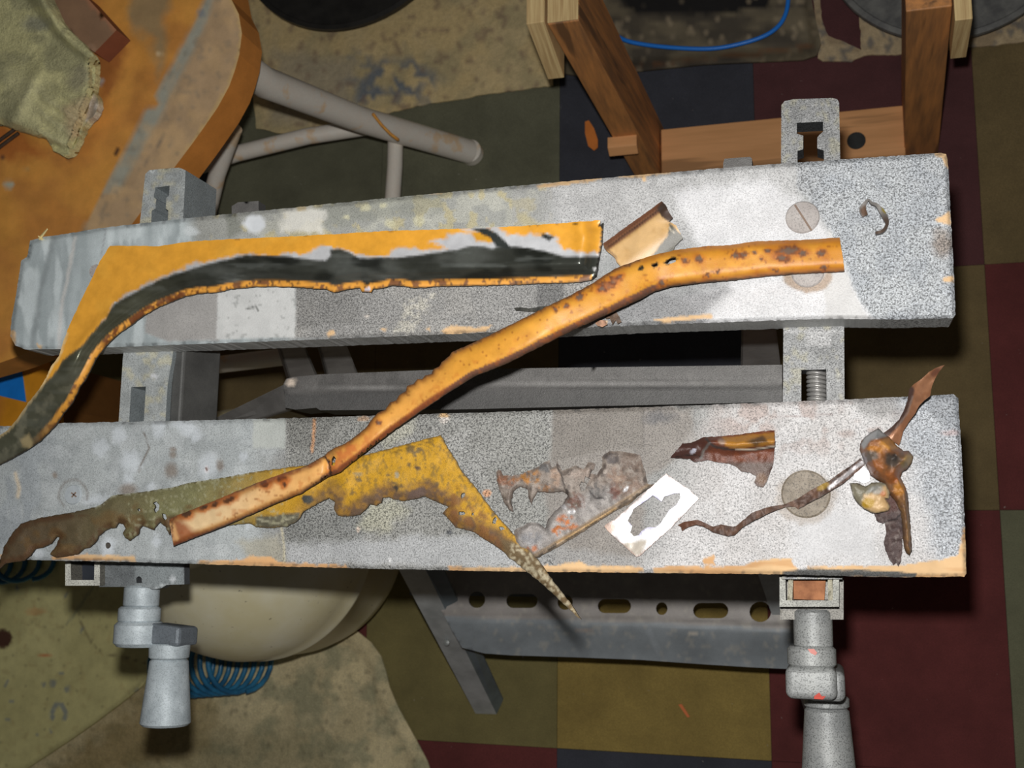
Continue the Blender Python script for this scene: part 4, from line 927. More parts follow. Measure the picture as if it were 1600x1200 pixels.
A_sil = [(150, 515), (166, 497), (180, 472), (202, 459), (240, 437), (275, 424), (300, 414), (312, 409), (330, 408), (352, 401), (385, 397), (425, 400), (450, 397), (480, 396), (490, 390), (500, 385), (520, 386), (540, 391), (556, 399), (585, 401), (608, 398), (612, 390), (630, 388), (665, 390), (700, 389), (694, 384), (668, 378), (700, 372), (698, 366), (722, 365), (742, 361), (722, 358), (738, 355), (775, 353), (788, 362), (800, 368), (830, 366), (862, 366), (874, 372), (872, 380), (884, 390), (905, 396), (945, 394), (945, 408), (890, 408), (700, 402), (560, 412), (500, 412), (300, 432), (200, 475), (160, 520)]
def A_paint(p):
    x, y = p.x, p.y; d = ldist(x, y, A_low)
    p.c[:] = A((236, 168, 58), 500, 390, .80); p.m[:] = (0, .35, .03, .12)
    p.fill(ss(380, 200, x), (224, 160, 58), at=(220, 430)); p.fill(p.noise(40, .6, .1, 3), (236, 176, 70), at=(400, 390), a=.4)
    p.fill(p.poly(A_sil, 5.0, 5, 9), (202, 203, 206), at=(650, 395), metal=.2, rough=.35)
    p.fill(p.poly([(735, 364), (765, 360), (775, 372), (768, 380), (742, 378)], 4, 4), YEL)
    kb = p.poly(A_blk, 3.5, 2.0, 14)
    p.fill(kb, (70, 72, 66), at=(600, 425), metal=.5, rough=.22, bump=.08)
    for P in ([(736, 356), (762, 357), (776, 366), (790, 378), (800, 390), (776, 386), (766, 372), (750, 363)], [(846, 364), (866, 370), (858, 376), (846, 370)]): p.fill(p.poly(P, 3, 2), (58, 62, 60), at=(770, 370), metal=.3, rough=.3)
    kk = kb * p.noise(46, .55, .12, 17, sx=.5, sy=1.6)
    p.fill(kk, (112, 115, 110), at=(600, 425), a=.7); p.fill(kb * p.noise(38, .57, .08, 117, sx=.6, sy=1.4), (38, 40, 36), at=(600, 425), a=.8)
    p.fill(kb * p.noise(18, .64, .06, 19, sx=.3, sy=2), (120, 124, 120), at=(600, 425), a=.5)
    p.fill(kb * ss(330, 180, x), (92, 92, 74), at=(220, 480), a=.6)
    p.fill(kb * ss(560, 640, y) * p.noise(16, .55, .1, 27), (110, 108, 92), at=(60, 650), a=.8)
    # lower lip
    lip = ss(12, 9, d) * ss(-60, 0, x - 100) * (x < 925) * (y > 430)
    p.fill(lip, (222, 156, 64), at=(500, 445), metal=0, rough=.5)
    p.fill(lip * p.noise(9, .60, .06, 55), (110, 72, 52), at=(500, 445), a=.9); p.fill(lip * p.noise(5, .70, .04, 57), (60, 44, 36), at=(500, 445), a=.8)
    p.fill(lip * p.poly([(160, 440), (300, 440), (330, 470), (160, 560)], 10) * p.noise(10, .48, .06, 58), (96, 54, 24), at=(250, 480))
    p.fill(ss(2.2, .8, d), (60, 46, 34), at=(500, 450), rough=.4, a=.8)
    p.fill(ss(4.5, 2, ldist(x, y, A_left)) * (y > 520), (180, 160, 120), at=(80, 600), a=.8)
    p.fill(p.poly([(32, 688), (44, 678), (52, 690), (50, 702), (36, 700)], 5, 3), (206, 186, 140), at=(60, 650), a=.8)
    p.fill(ss(4, 2, ldist(x, y, A_low[0:1] + A_low[1:6])) * (x > 925), (40, 38, 34), at=(930, 400))
    p.fill(p.ell(929, 421, 2.5, 3.5), (240, 240, 240)); p.fill(p.ell(575, 452, 5, 3, soft=.3, jit=1), (226, 220, 232), metal=.3)
    p.fill(p.noise(12, .70, .05, 77) * ss(2, 1, ldist(x, y, A_top)), (110, 80, 50), at=(500, 370), a=.6)
    p.fill(p.ell(899, 349, 6, 1.3, soft=.5), (110, 80, 36))
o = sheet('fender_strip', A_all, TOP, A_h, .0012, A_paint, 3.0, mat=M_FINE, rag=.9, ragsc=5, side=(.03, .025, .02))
props(o, 'long yellow sheet-metal strip with ground silver edge and glossy black band on the rear jaw', 'metal strip')
# folded-under lip that carries the strip
# --- D: olive to ochre rusted panel on the front jaw
D_all = [(-20, 905), (0, 878), (5, 855), (22, 830), (33, 818), (62, 809), (110, 801), (150, 792), (160, 787), (175, 774), (220, 769), (270, 761), (300, 753), (350, 746), (400, 737), (450, 730), (530, 722), (565, 712), (600, 703), (650, 690), (688, 680), (698, 697), (712, 719), (722, 738), (740, 758), (762, 788), (782, 812), (800, 832), (815, 850), (832, 866), (842, 876), (855, 895), (870, 915), (885, 934), (898, 952), (908, 968), (900, 962), (885, 948), (868, 932), (855, 920), (838, 905), (822, 892), (808, 880), (796, 872), (786, 862), (770, 850), (752, 840), (742, 832), (728, 828), (712, 824), (702, 812), (692, 802), (700, 792), (692, 788), (678, 782), (664, 775), (648, 780), (632, 783), (614, 780), (608, 777), (598, 778), (596, 786), (588, 790), (578, 788), (572, 796), (562, 804), (545, 807), (528, 806), (522, 795), (523, 785), (514, 778), (500, 785), (484, 794), (474, 799), (470, 808), (462, 816), (448, 823), (425, 825), (400, 824), (392, 818), (340, 822), (300, 820), (268, 815), (265, 836), (258, 822), (250, 816), (244, 822), (240, 828), (232, 824), (222, 822), (218, 826), (217, 834), (208, 840), (203, 845), (196, 841), (192, 833), (196, 826), (193, 819), (186, 817), (180, 825), (172, 825), (163, 830), (154, 838), (150, 846), (141, 855), (130, 858), (122, 866), (104, 869), (88, 872), (78, 866), (88, 852), (93, 840), (88, 839), (80, 850), (66, 856), (55, 858), (48, 868), (38, 876), (10, 880)]
D_h0 = lambda x, y: .0035 + .0025 * fbm(x, y, 70, 9) + .006 * ss(880, 840, y + 0 * x) * 0
def D_h(x, y):
    e = ldist(x, y, D_all, True)
    return .0025 + .003 * fbm(x, y, 60, 9) + .0035 * ss(0, 12, e) * fbm(x, y, 30, 12) + .008 * ss(820, 905, x) * 1.2
def D_paint(p):
    x, y = p.x, p.y; e = ldist(x, y, D_all, True)
    p.c[:] = A((206, 156, 38), 640, 740); p.m[:] = (0, .55, .45, .8)
    p.fill(p.noise(16, .56, .08, 3), (206, 158, 44), at=(640, 730), a=.6)
    p.fill(ss(480, 300, x + 60 * (fbm(x, y, 60, 4) - .5)), (114, 112, 78), at=(300, 770))
    p.fill(ss(300, 120, x + 80 * (fbm(x, y, 50, 6) - .5)), (84, 74, 54), at=(150, 830))
    p.fill(ss(150, 40, x + 50 * (fbm(x, y, 40, 6) - .5)), (72, 60, 44), at=(60, 840), a=.9)
    p.fill(ss(420, 300, x) * p.noise(22, .56, .07, 33) * ss(4, 26, 0 * x + (y - interp_line(D_all[2:16], 0, 1, x))), (98, 74, 42), at=(200, 810), a=.6)
    p.fill(ss(14, 4, e) * (x < 300) * (y > 805) * p.noise(10, .4, .08, 35), (74, 50, 30), at=(200, 830), a=.8)
    # scratches and dark flecks on the ochre end
    kr = ss(420, 560, x)
    p.fill(kr * p.noise(7, .68, .04, 43, sx=1.6, sy=.7), (110, 94, 56), at=(640, 740), a=.6)
    p.fill(kr * p.noise(11, .76, .04, 45), (96, 86, 66), at=(640, 740), a=.8); p.fill(kr * p.noise(5, .66, .04, 145, sx=1.7, sy=.6), (140, 112, 52), at=(640, 740), a=.5)
    rustk = kr * ss(30, 10, ldist(x, y, D_all[38:75]) + 22 * (fbm(x, y, 24, 11) - .5))
    p.fill(rustk, (118, 84, 52), at=(640, 780), a=.75, rough=.8); p.fill(rustk * p.noise(10, .5, .1, 47), (92, 74, 64), at=(640, 780), a=.8)
    p.fill(kr * ss(790, 740, y + .0 * x) * 0, (0, 0, 0))
    p.fill(p.poly([(700, 765), (730, 765), (790, 840), (800, 870), (760, 850), (700, 820)], 14, 9) * p.noise(12, .45, .1, 49), (132, 88, 50), at=(740, 810), a=.8)
    p.fill(p.poly([(780, 835), (830, 862), (912, 970), (850, 930), (790, 875)], 8, 3), (116, 96, 66), at=(850, 900)); p.fill(p.poly([(800, 845), (840, 870), (912, 970), (850, 930), (795, 875)], 6, 3) * p.noise(4, .52, .08, 39), (206, 194, 164), at=(850, 900), a=.8)
    p.fill(p.poly([(471, 778), (476, 773), (486, 774), (490, 782), (482, 788), (474, 786)], 1.5, 1), (66, 66, 62)); p.fill(p.poly([(614, 762), (620, 756), (624, 762), (620, 768)], 2, 2), (62, 52, 40))
    p.fill(p.ell(620, 742, 3, 5, soft=.4), (176, 166, 140)); p.fill(p.ell(653, 731, 5, 3, 20, soft=.5, jit=2), (80, 62, 48)); p.fill(p.ell(560, 740, 8, 3, soft=.6, jit=2), (150, 138, 110), a=.7)
    p.fill(p.poly([(640, 770), (660, 760), (668, 768), (662, 778), (636, 782)], 3, 3), (100, 80, 70))
    p.fill(p.poly([(398, 808), (470, 800), (466, 816), (448, 824), (400, 826)], 3, 3), (96, 92, 76)); p.fill(p.line([(405, 812), (430, 818), (460, 808)], 3, 2, 3), (180, 176, 150), a=.7)
    p.fill(p.line([(612, 708), (640, 699), (665, 692), (680, 696), (698, 706)], 1.3), (120, 92, 40), a=.8)
    p.fill(p.noise(4, .66, .04, 66) * (x < 450) * (x > 200), (150, 148, 120), at=(300, 770), a=.6)
    p.fill(ss(2.2, .8, e), (60, 48, 30), at=(600, 760), a=.7); p.fill(ss(3, 1, ldist(x, y, D_all[7:15])) * p.noise(4, .5, .1, 2), (176, 178, 160), at=(250, 765), a=.6)
holesD = [[(239, 786), (244, 783), (249, 788), (248, 797), (243, 802), (240, 796), (244, 792)], [(253, 802), (258, 803), (261, 810), (257, 813), (254, 809)], [(722, 770), (726, 770), (726, 776), (721, 780), (720, 776)], [(717, 799), (724, 799), (728, 802), (722, 805), (717, 804)], [(770, 811), (774, 807), (777, 811), (774, 819), (769, 818)], [(779, 823), (786, 823), (790, 827), (782, 829)], [(737, 801), (740, 800), (740, 805), (737, 805)], [(215, 796), (218, 794), (219, 798), (216, 799)]]
o = sheet('rusted_sheet', D_all, TOP, D_h, .0014, D_paint, 3.0, holes=holesD, mat=M_FINE, rag=1.3, ragsc=4, side=(.025, .018, .012))
props(o, 'ragged rusted panel, olive at left to ochre with a pointed tip, on the front jaw', 'metal panel')

# --- B: long curved orange channel bridging both jaws
B_up = [(1312, 371), (1250, 375), (1180, 377), (1140, 383), (1110, 384), (1060, 390), (1030, 396), (1000, 405), (960, 420), (930, 440), (890, 462), (850, 481), (800, 506), (760, 526), (720, 544), (706, 550), (702, 556), (690, 566), (686, 573), (678, 576), (674, 584), (664, 587), (660, 592), (652, 592), (646, 600), (636, 603), (634, 611), (624, 617), (619, 626), (610, 628), (602, 640), (590, 645), (580, 656), (572, 668), (545, 690), (522, 700), (512, 706), (508, 711), (480, 727), (430, 744), (400, 755), (350, 776), (300, 796), (276, 806), (264, 813)]
B_lo = [(271, 853), (300, 841), (350, 822), (400, 800), (430, 787), (470, 771), (510, 746), (530, 738), (560, 714), (590, 690), (620, 668), (660, 640), (700, 613), (740, 588), (790, 568), (850, 538), (900, 513), (950, 490), (1000, 467), (1022, 455), (1050, 447), (1100, 441), (1150, 437), (1200, 431), (1260, 427), (1320, 424)]
B_all = B_up + B_lo
def B_h(x, y):
    du = ldist(x, y, B_up); dl = ldist(x, y, B_lo); v = du / (du + dl + 1e-6)
    prof = .0075 * (1 - np.abs(2 * np.clip(v, 0, 1) - 1) ** 4.0)
    base = .004 + .0075 * ss(640, 560, x) + .034 * np.exp(-((x - 830) / 215.) ** 2)
    base = base + .004 * np.exp(-((x - 400) / 90.) ** 2)
    kink = -.004 * np.exp(-((x - 1025) / 26.) ** 2) * v - .003 * np.exp(-((x - 880) / 20.) ** 2) * v - .004 * np.exp(-((x - 514) / 7.) ** 2)
    return base + prof + kink + .0008 * (fbm(x, y, 30, 5) - .5)
def B_paint(p):
    x, y = p.x, p.y; du = ldist(x, y, B_up); dl = ldist(x, y, B_lo); v = du / (du + dl + 1e-6)
    p.c[:] = A((230, 162, 60), 800, 540, .82); p.m[:] = (0, .46, .03, .2)
    p.fill(ss(900, 1250, x), (222, 148, 46), at=(1150, 410)); p.fill(p.noise(36, .56, .1, 2), (236, 170, 68), at=(800, 540), a=.5)
    p.fill(ss(520, 500, x), (234, 176, 104), at=(400, 790)); p.fill(ss(490, 320, x) * ss(.05, .3, v) * ss(.95, .7, v), (248, 214, 164), at=(370, 800))
    p.fill(ss(740, 640, x) * ss(500, 520, x), (236, 170, 84), at=(640, 630), a=.8); p.fill(ss(600, 560, x) * ss(505, 520, x) * p.noise(14, .42, .14, 71), (196, 112, 58), at=(550, 700), a=.85)
    # rust along edges
    ku = ss(.22, .05, v + .14 * (fbm(x, y, 14, 8) - .5)); p.fill(ku, (198, 118, 40), at=(800, 500), a=.55, rough=.5)
    p.fill(ss(.09, .02, v + .1 * (fbm(x, y, 8, 8) - .5)) * (x < 1000), (96, 66, 50), at=(700, 550), a=.85, rough=.7)
    kl = ss(.80, .92, v); p.fill(kl * (x < 1330), (184, 108, 44), at=(800, 560), a=.6, rough=.5); p.fill(ss(.80, .84, v + .04 * (fbm(x, y, 16, 6) - .5)) * (x < 1030) * (x > 500), (124, 84, 66), at=(800, 565), rough=.7); p.fill(ss(.93, .98, v), (92, 64, 46), at=(800, 565), rough=.7)
    p.fill(ss(.72, .82, v) * ss(720, 680, x) * ss(500, 540, x), (146, 78, 44), at=(620, 660), a=.85)
    p.fill(p.noise(7, .64, .05, 12) * ss(.0, .25, .4 - np.abs(v - .75)), (196, 110, 44), at=(800, 560), a=.4)
    # pits and scabs
    R = (108, 62, 44)
    for (a, b, rx, ry, an) in ((1232, 392, 26, 9, -4), (1222, 404, 14, 6, 10), (1284, 396, 9, 7, 0), (1288, 418, 6, 4, 0), (1150, 399, 8, 6, 0), (1162, 398, 7, 6, 0), (1092, 404, 9, 6, 20), (1070, 408, 7, 6, 0), (1200, 392, 6, 4, 0), (1255, 396, 10, 5, 0), (1210, 422, 8, 3, 10), (948, 447, 18, 9, -12), (960, 438, 14, 6, -30), (968, 433, 8, 4, -30), (906, 464, 9, 6, -25), (868, 483, 5, 4, 0), (884, 478, 5, 5, 0), (1122, 424, 4, 5, 0), (1034, 442, 7, 6, 0), (1105, 431, 5, 4, 0), (1190, 404, 4, 3, 0), (592, 660, 5, 4, 0), (572, 652, 4, 3, 0), (940, 452, 8, 6, 0), (1180, 394, 4, 3, 0)):
        p.fill(p.ell(a, b, rx * 1.3, ry * 1.4, an, soft=.5, jit=4), (198, 112, 44), a=.5); p.fill(p.ell(a, b, rx * .85, ry * .85, an, soft=.35, jit=5, sc=6), R, rough=.8, a=.85)
        p.fill(p.ell(a, b, rx * .5, ry * .5, an, soft=.4, jit=4, sc=4), (120, 96, 80), rough=.8)
    for (a, b, rx, ry, an) in ((1048, 408, 11, 4, -15), (1024, 413, 6, 3, -15), (1002, 419, 5, 3, -20)): p.fill(p.ell(a, b, rx, ry, an, soft=.2, jit=2), (42, 40, 30))
    p.fill(p.noise(5, .76, .03, 92), (150, 84, 38), at=(800, 540), a=.7)
    # lower left end
    for (a, b, rx, ry, an) in ((291, 803, 9, 7, -10), (319, 794, 9, 4, -20), (336, 788, 7, 4, -20), (358, 780, 12, 5, -25), (440, 748, 10, 6, 0), (414, 756, 8, 6, 0), (444, 757, 5, 5, 0)):
        p.fill(p.ell(a, b, rx * 1.5, ry * 1.7, an, soft=.5, jit=3), (176, 96, 40), a=.8); p.fill(p.ell(a, b, rx * .8, ry * .8, an, soft=.3, jit=2), (86, 54, 34))
    p.fill(p.poly([(262, 812), (284, 806), (300, 830), (330, 832), (272, 856)], 12, 8), (132, 66, 34), a=.85); p.fill(p.line([(270, 820), (276, 842)], 7, 3), (206, 160, 106), a=.8)
    p.fill(p.line([(506, 712), (514, 722), (517, 742)], 4, 1.5), (50, 34, 28)); p.fill(p.line([(270, 815), (268, 845)], 2), (90, 60, 40))
    p.fill(p.line([(400, 760), (450, 742), (500, 722)], 6, 4) * p.noise(9, .5, .1, 5), (150, 76, 36), a=.7)
    p.fill(ss(3, 1.2, np.hypot((x - 1316) * 1., 0)) * 0, R)
holesB = [[(1038, 411), (1046, 404), (1056, 402), (1056, 409), (1048, 412)], [(1017, 415), (1026, 411), (1027, 415), (1022, 417)], [(518, 718), (521, 712), (525, 716), (523, 728), (518, 727)]]
o = sheet('curved_channel', B_all, TOP, B_h, .0016, B_paint, 2.8, holes=holesB, mat=M_FINE, rag=.8, ragsc=5, side=(.10, .05, .025))
props(o, 'long curved orange rust-pitted channel strip lying across both jaws', 'metal channel')

# --- E: short folded cream-yellow piece beside the channel
E_all = [(942, 381), (960, 368), (990, 346), (1015, 328), (1034, 314), (1040, 320), (1046, 332), (1051, 340), (1045, 346), (1056, 352), (1062, 362), (1067, 372), (1055, 384), (1050, 395), (1020, 412), (985, 428), (972, 420), (964, 410), (960, 402), (950, 394), (944, 388)]
def E_h(x, y):
    d = ldist(x, y, [(940, 383), (1036, 313)])
    return .003 + .005 * ss(2, 16, d) - .003 * ss(40, 75, d) + .004 * ss(1015, 1040, x) * ss(350, 325, y)
def E_paint(p):
    x, y = p.x, p.y; d = ldist(x, y, [(940, 383), (1036, 313)])
    p.c[:] = A((220, 180, 124), 1000, 370); p.m[:] = (0, .4, .04, .2)
    p.fill(p.noise(18, .56, .1, 2), (204, 160, 100), a=.6)
    p.fill(ss(14, 11, d), (150, 104, 76), at=(990, 350)); p.fill(ss(6, 4, d), (112, 74, 54), at=(990, 350)); p.fill(p.line([(950, 386), (1030, 328)], 2), (80, 56, 42))
    p.fill(p.poly([(1026, 326), (1036, 310), (1056, 340), (1046, 348), (1034, 338)], 2, 1.5), (78, 60, 50))
    p.fill(p.poly([(1046, 348), (1070, 372), (1052, 396), (1030, 410), (1010, 410), (1030, 385), (1044, 368)], 2, 1.5), (92, 88, 76)); p.fill(p.line([(1046, 356), (1054, 364)], 2), (190, 180, 160))
    p.fill(p.line([(944, 386), (960, 400), (968, 418)], 4, 2, 2), (150, 120, 90), a=.8); p.fill(p.poly([(1010, 395), (1030, 380), (1040, 372), (1010, 404)], 3, 4), (216, 190, 150), a=.8)
props(sheet('folded_offcut', E_all, TOP, E_h, .0014, E_paint, 2.6, mat=M_FINE, rag=.8, ragsc=4, side=(.08, .05, .04)), 'short cream-yellow folded metal offcut tucked behind the orange channel', 'metal offcut')

# --- F: bright square frame plate
F_all = [(1041, 740), (1060, 754), (1078, 766), (1092, 779), (1072, 800), (1050, 823), (1022, 848), (999, 869), (994, 870), (972, 850), (952, 832), (944, 823), (948, 818), (960, 812), (980, 795), (1000, 776), (1022, 757)]
F_hole = [(986, 804), (990, 795), (1004, 786), (1020, 774), (1034, 784), (1038, 776), (1050, 772), (1062, 770), (1063, 778), (1058, 788), (1046, 797), (1040, 806), (1032, 818), (1024, 824), (1012, 824), (1002, 830), (998, 836), (990, 838), (985, 832), (988, 822), (981, 814)]
def F_paint(p):
    p.c[:] = A((250, 250, 252), 1010, 800, hi=.95); p.m[:] = (.35, .30, .0, .15)  # silver metal, its blown-out reflection put into a near-white base
    p.fill(p.poly([(990, 872), (970, 850), (985, 846), (1012, 842), (1002, 868)], 5, 4), (196, 186, 172), metal=.1)
    e = ldist(p.x, p.y, F_all, True); p.fill(ss(2.6, 1, e), (170, 140, 128), a=.8); p.fill(p.ell(1064, 768, 6, 7, soft=.6, jit=2), (214, 210, 212), metal=.6); p.fill(p.ell(952, 824, 8, 8, soft=.6, jit=3), (214, 180, 160), a=.8)
    p.fill(ss(3, 1.2, ldist(p.x, p.y, F_hole, True)) * p.noise(20, .5, .1, 4), (130, 120, 190), a=.6)
props(sheet('cutout_plate', F_all, TOP, lambda x, y: .0035 + .001 * fbm(x, y, 30, 3), .0016, F_paint, 2.6, holes=[F_hole], mat=M_FINE, rag=.7, ragsc=4, side=(.35, .3, .3)), 'bright silvery rectangular plate with a ragged hole cut out of its middle', 'metal plate')

# --- G: thin rust-eaten sheet with a straight folded edge
G_all = [(775, 738), (778, 733), (783, 735), (786, 744), (800, 743), (815, 740), (828, 735), (838, 730), (850, 722), (858, 719), (862, 730), (868, 728), (870, 720), (878, 736), (888, 732), (900, 727), (912, 733), (918, 722), (930, 724), (928, 732), (922, 740), (932, 742), (941, 730), (940, 714), (952, 705), (970, 705), (1000, 711), (1007, 735), (1012, 756), (1022, 757), (1000, 772), (985, 786), (955, 802), (930, 818), (900, 838), (865, 858), (838, 873), (830, 868), (824, 860), (812, 858), (803, 848), (803, 828), (818, 822), (826, 816), (842, 818), (852, 826), (856, 812), (866, 800), (878, 790), (887, 774), (880, 768), (860, 770), (840, 769), (834, 778), (830, 788), (826, 776), (824, 764), (812, 760), (802, 768), (799, 785), (802, 800), (795, 796), (786, 782), (780, 765), (776, 752)]
G_holes = [[(905, 758), (909, 752), (918, 756), (915, 766), (908, 768)], [(914, 744), (922, 748), (918, 756), (912, 752)]]
def G_h(x, y):
    e = ldist(x, y, G_all, True)
    return .0025 + .0055 * fbm(x, y, 20, 23, 3) * ss(0, 6, e) + .003 * np.exp(-(ldist(x, y, [(1020, 758), (838, 871)]) / 3.) ** 2) + .003 * ss(790, 776, x)
def G_paint(p):
    x, y = p.x, p.y
    p.c[:] = A((160, 148, 138), 900, 780); p.m[:] = (.1, .5, .6, .8)
    p.fill(p.noise(14, .52, .08, 3), (136, 122, 112), at=(900, 760), a=.7); p.fill(p.noise(9, .6, .06, 13), (178, 166, 156), at=(900, 760), a=.6); p.fill(p.noise(7, .64, .05, 23), (84, 74, 70), at=(900, 760), a=.6)
    p.fill(p.poly([(840, 790), (960, 760), (970, 790), (850, 860), (805, 855), (810, 825)], 14, 8), (176, 172, 170), a=.7, metal=.2)
    for (a, b, rx, ry, c, al) in ((828, 744, 14, 9, (186, 126, 52), 1), (790, 750, 16, 10, (150, 100, 70), .9), (850, 730, 10, 8, (100, 104, 108), .8), (805, 748, 8, 5, (170, 110, 50), .7), (868, 744, 7, 14, (190, 160, 138), .8), (850, 762, 12, 6, (170, 120, 76), .8), (910, 742, 18, 9, (176, 158, 146), .8), (898, 783, 14, 12, (122, 78, 60), .9), (900, 790, 8, 7, (108, 100, 86), .9), (884, 812, 12, 7, (206, 118, 48), 1), (872, 829, 12, 6, (206, 120, 50), 1), (898, 822, 9, 4, (200, 118, 52), .9), (836, 856, 6, 5, (196, 112, 52), .9), (822, 858, 4, 3, (196, 112, 52), .8), (988, 728, 22, 20, (128, 110, 98), .9), (955, 715, 14, 9, (92, 86, 86), .9), (963, 745, 15, 13, (150, 122, 104), .8), (965, 747, 6, 6, (190, 166, 146), .8), (982, 760, 26, 12, (136, 106, 88), .7), (960, 770, 8, 12, (122, 72, 58), .8), (930, 768, 14, 12, (98, 96, 94), .8), (830, 842, 16, 12, (150, 150, 154), .8)):
        p.fill(p.ell(a, b, rx, ry, soft=.6, jit=7, sc=8) * p.noise(5, .40, .12, int(a)), c, a=al * .9)
    for (a, b, rx, ry, an) in ((978, 764, 6, 2.5, -40), (893, 800, 6, 3, 0), (880, 792, 5, 3, 40)): p.fill(p.ell(a, b, rx, ry, an, soft=.4, jit=2), (240, 238, 240), metal=.5, rough=.3)
    for P in ([(868, 722), (878, 745), (884, 765)], [(925, 735), (918, 752), (908, 764)], [(1006, 712), (1010, 735), (1014, 755)], [(920, 766), (930, 778), (945, 780)], [(884, 768), (888, 775), (886, 765)], [(840, 768), (862, 772)]): p.fill(p.line(P, 2.4, 1.5, 2), (46, 40, 40), a=.85)
    d = ldist(x, y, [(1020, 758), (838, 871)]); p.fill(ss(7, 5, d), (196, 170, 140), a=.7); p.fill(ss(3.2, 2, d) * p.noise(9, .45, .1, 66), (86, 76, 66), a=.9); p.fill(p.line([(962, 794), (905, 828), (870, 848)], 3) , (226, 186, 130), a=.8)
    p.fill(ss(2.2, .8, ldist(x, y, G_all[44:], False)), (60, 44, 36), a=.7)
props(sheet('rusted_fragment', G_all, TOP, G_h, .0008, G_paint, 2.3, holes=G_holes, mat=M_FINE, rag=1.4, ragsc=4, side=(.04, .03, .025)), 'crumpled rust-eaten grey and orange metal fragment with a straight folded edge', 'metal fragment')

# --- H: reddish-brown flap with yellow fold
H_all = [(1047, 715), (1060, 700), (1066, 693), (1080, 692), (1100, 683), (1125, 682), (1150, 679), (1180, 675), (1210, 672), (1211, 690), (1209, 720), (1206, 732), (1201, 744), (1198, 752), (1192, 761), (1184, 760), (1178, 754), (1182, 744), (1170, 738), (1158, 736), (1148, 728), (1138, 724), (1120, 722), (1105, 719), (1085, 722), (1078, 717), (1062, 716)]
def H_h(x, y):
    f = interp_line([(1095, 700), (1120, 702), (1150, 704), (1210, 699)], 0, 1, x)
    return .003 + .010 * np.exp(-((y - f + 10) / 9.) ** 2) * ss(1085, 1110, x) + .006 * ss(1110, 1070, x) * np.exp(-((y - 702) / 12.) ** 2) + .0025 * fbm(x, y, 14, 4)
def H_paint(p):
    x, y = p.x, p.y
    p.c[:] = A((110, 62, 44), 1150, 712); p.m[:] = (.05, .4, .15, .6)
    p.fill(p.noise(10, .54, .08, 3), (134, 76, 50), a=.6); p.fill(ss(1125, 1085, x), (78, 50, 44), at=(1080, 708)); p.fill(ss(718, 726, y) * ss(1120, 1140, x), (104, 86, 78), at=(1170, 735))
    p.fill(p.poly([(1128, 684), (1160, 681), (1211, 676), (1211, 696), (1150, 702), (1135, 698)], 3, 3), (190, 132, 52)); p.fill(p.poly([(1165, 688), (1190, 682), (1200, 692), (1178, 696)], 4, 4), (84, 62, 42), a=.9); p.fill(p.ell(1128, 690, 6, 4, soft=.6, jit=2), (196, 170, 150), a=.7)
    p.fill(p.line([(1104, 686), (1115, 697), (1140, 702), (1180, 703), (1211, 698)], 3.5, 1.5, 1.5), (66, 62, 60)); p.fill(p.line([(1150, 702.5), (1180, 702), (1210, 697)], 2), (226, 214, 196)); p.fill(p.ell(1083, 705, 5, 3, -40, soft=.5), (220, 220, 236), metal=.4, rough=.25)
    p.fill(p.line([(1095, 716), (1100, 704), (1108, 694)], 4, 1.5, 2), (120, 116, 112), a=.8); p.fill(p.line([(1056, 714), (1085, 711), (1095, 714)], 1.5), (40, 30, 28))
    p.fill(p.ell(1190, 748, 8, 9, soft=.6, jit=3), (124, 96, 74), a=.8); p.fill(p.ell(1206, 735, 4, 10, soft=.5), (66, 40, 30), a=.8)
props(sheet('rusty_flap', H_all, TOP, H_h, .001, H_paint, 2.3, mat=M_FINE, rag=1.1, ragsc=4, side=(.03, .02, .015)), 'red-brown rusty metal flap with a yellow folded upper edge on the front jaw', 'metal flap')

# --- I: thin crooked strip, J: twisted upright strip, K: folded scraps
I_all = [(1059, 820), (1070, 815), (1090, 812), (1102, 817), (1114, 823), (1126, 819), (1145, 823), (1150, 822), (1175, 801), (1200, 792), (1225, 788), (1245, 780), (1270, 764), (1296, 751), (1310, 740), (1330, 727), (1344, 716), (1352, 722), (1350, 728), (1330, 745), (1318, 755), (1296, 768), (1284, 776), (1268, 784), (1248, 796), (1242, 792), (1228, 792), (1205, 800), (1175, 815), (1160, 824), (1148, 836), (1138, 838), (1115, 832), (1098, 822), (1086, 820), (1074, 824), (1066, 830), (1064, 824)]
def I_paint(p):
    p.c[:] = A((92, 70, 60), 1200, 790); p.m[:] = (.1, .5, .1, .6); p.fill(p.noise(8, .55, .08, 3), (122, 90, 72), a=.6); p.fill(ss(1120, 1080, p.x), (110, 74, 56), at=(1080, 820))
    p.fill(p.line([(1296, 762), (1322, 742), (1348, 722)], 5, 2, 1), (238, 234, 236), metal=.5, rough=.3); p.fill(p.ell(1286, 760, 10, 5, -30, soft=.5), (170, 138, 66)); p.fill(p.line([(1250, 794), (1290, 772)], 2), (50, 38, 30)); p.fill(p.line([(1300, 752), (1344, 718)], 2), (60, 50, 46))
def I_h(x, y): return .0022 + .006 * np.exp(-((x - 1180) / 40.) ** 2) + .005 * np.exp(-((x - 1300) / 40.) ** 2) + .0035 * fbm(x, y, 9, 7) + .004 * np.exp(-((x - 1090) / 20.) ** 2)
props(sheet('crooked_strip', I_all, TOP, I_h, .001, I_paint, 2.2, mat=M_FINE, rag=.6, ragsc=4, side=(.03, .02, .015)), 'thin crooked brown strip with a shiny right end crossing the brown disc', 'metal strip')
J_all = [(1381, 676), (1392, 668), (1405, 655), (1412, 642), (1418, 625), (1421, 608), (1428, 600), (1440, 592), (1452, 581), (1462, 575), (1476, 570), (1468, 580), (1461, 592), (1456, 604), (1453, 619), (1444, 626), (1436, 634), (1430, 646), (1420, 660), (1411, 674), (1408, 686), (1405, 696), (1396, 690)]
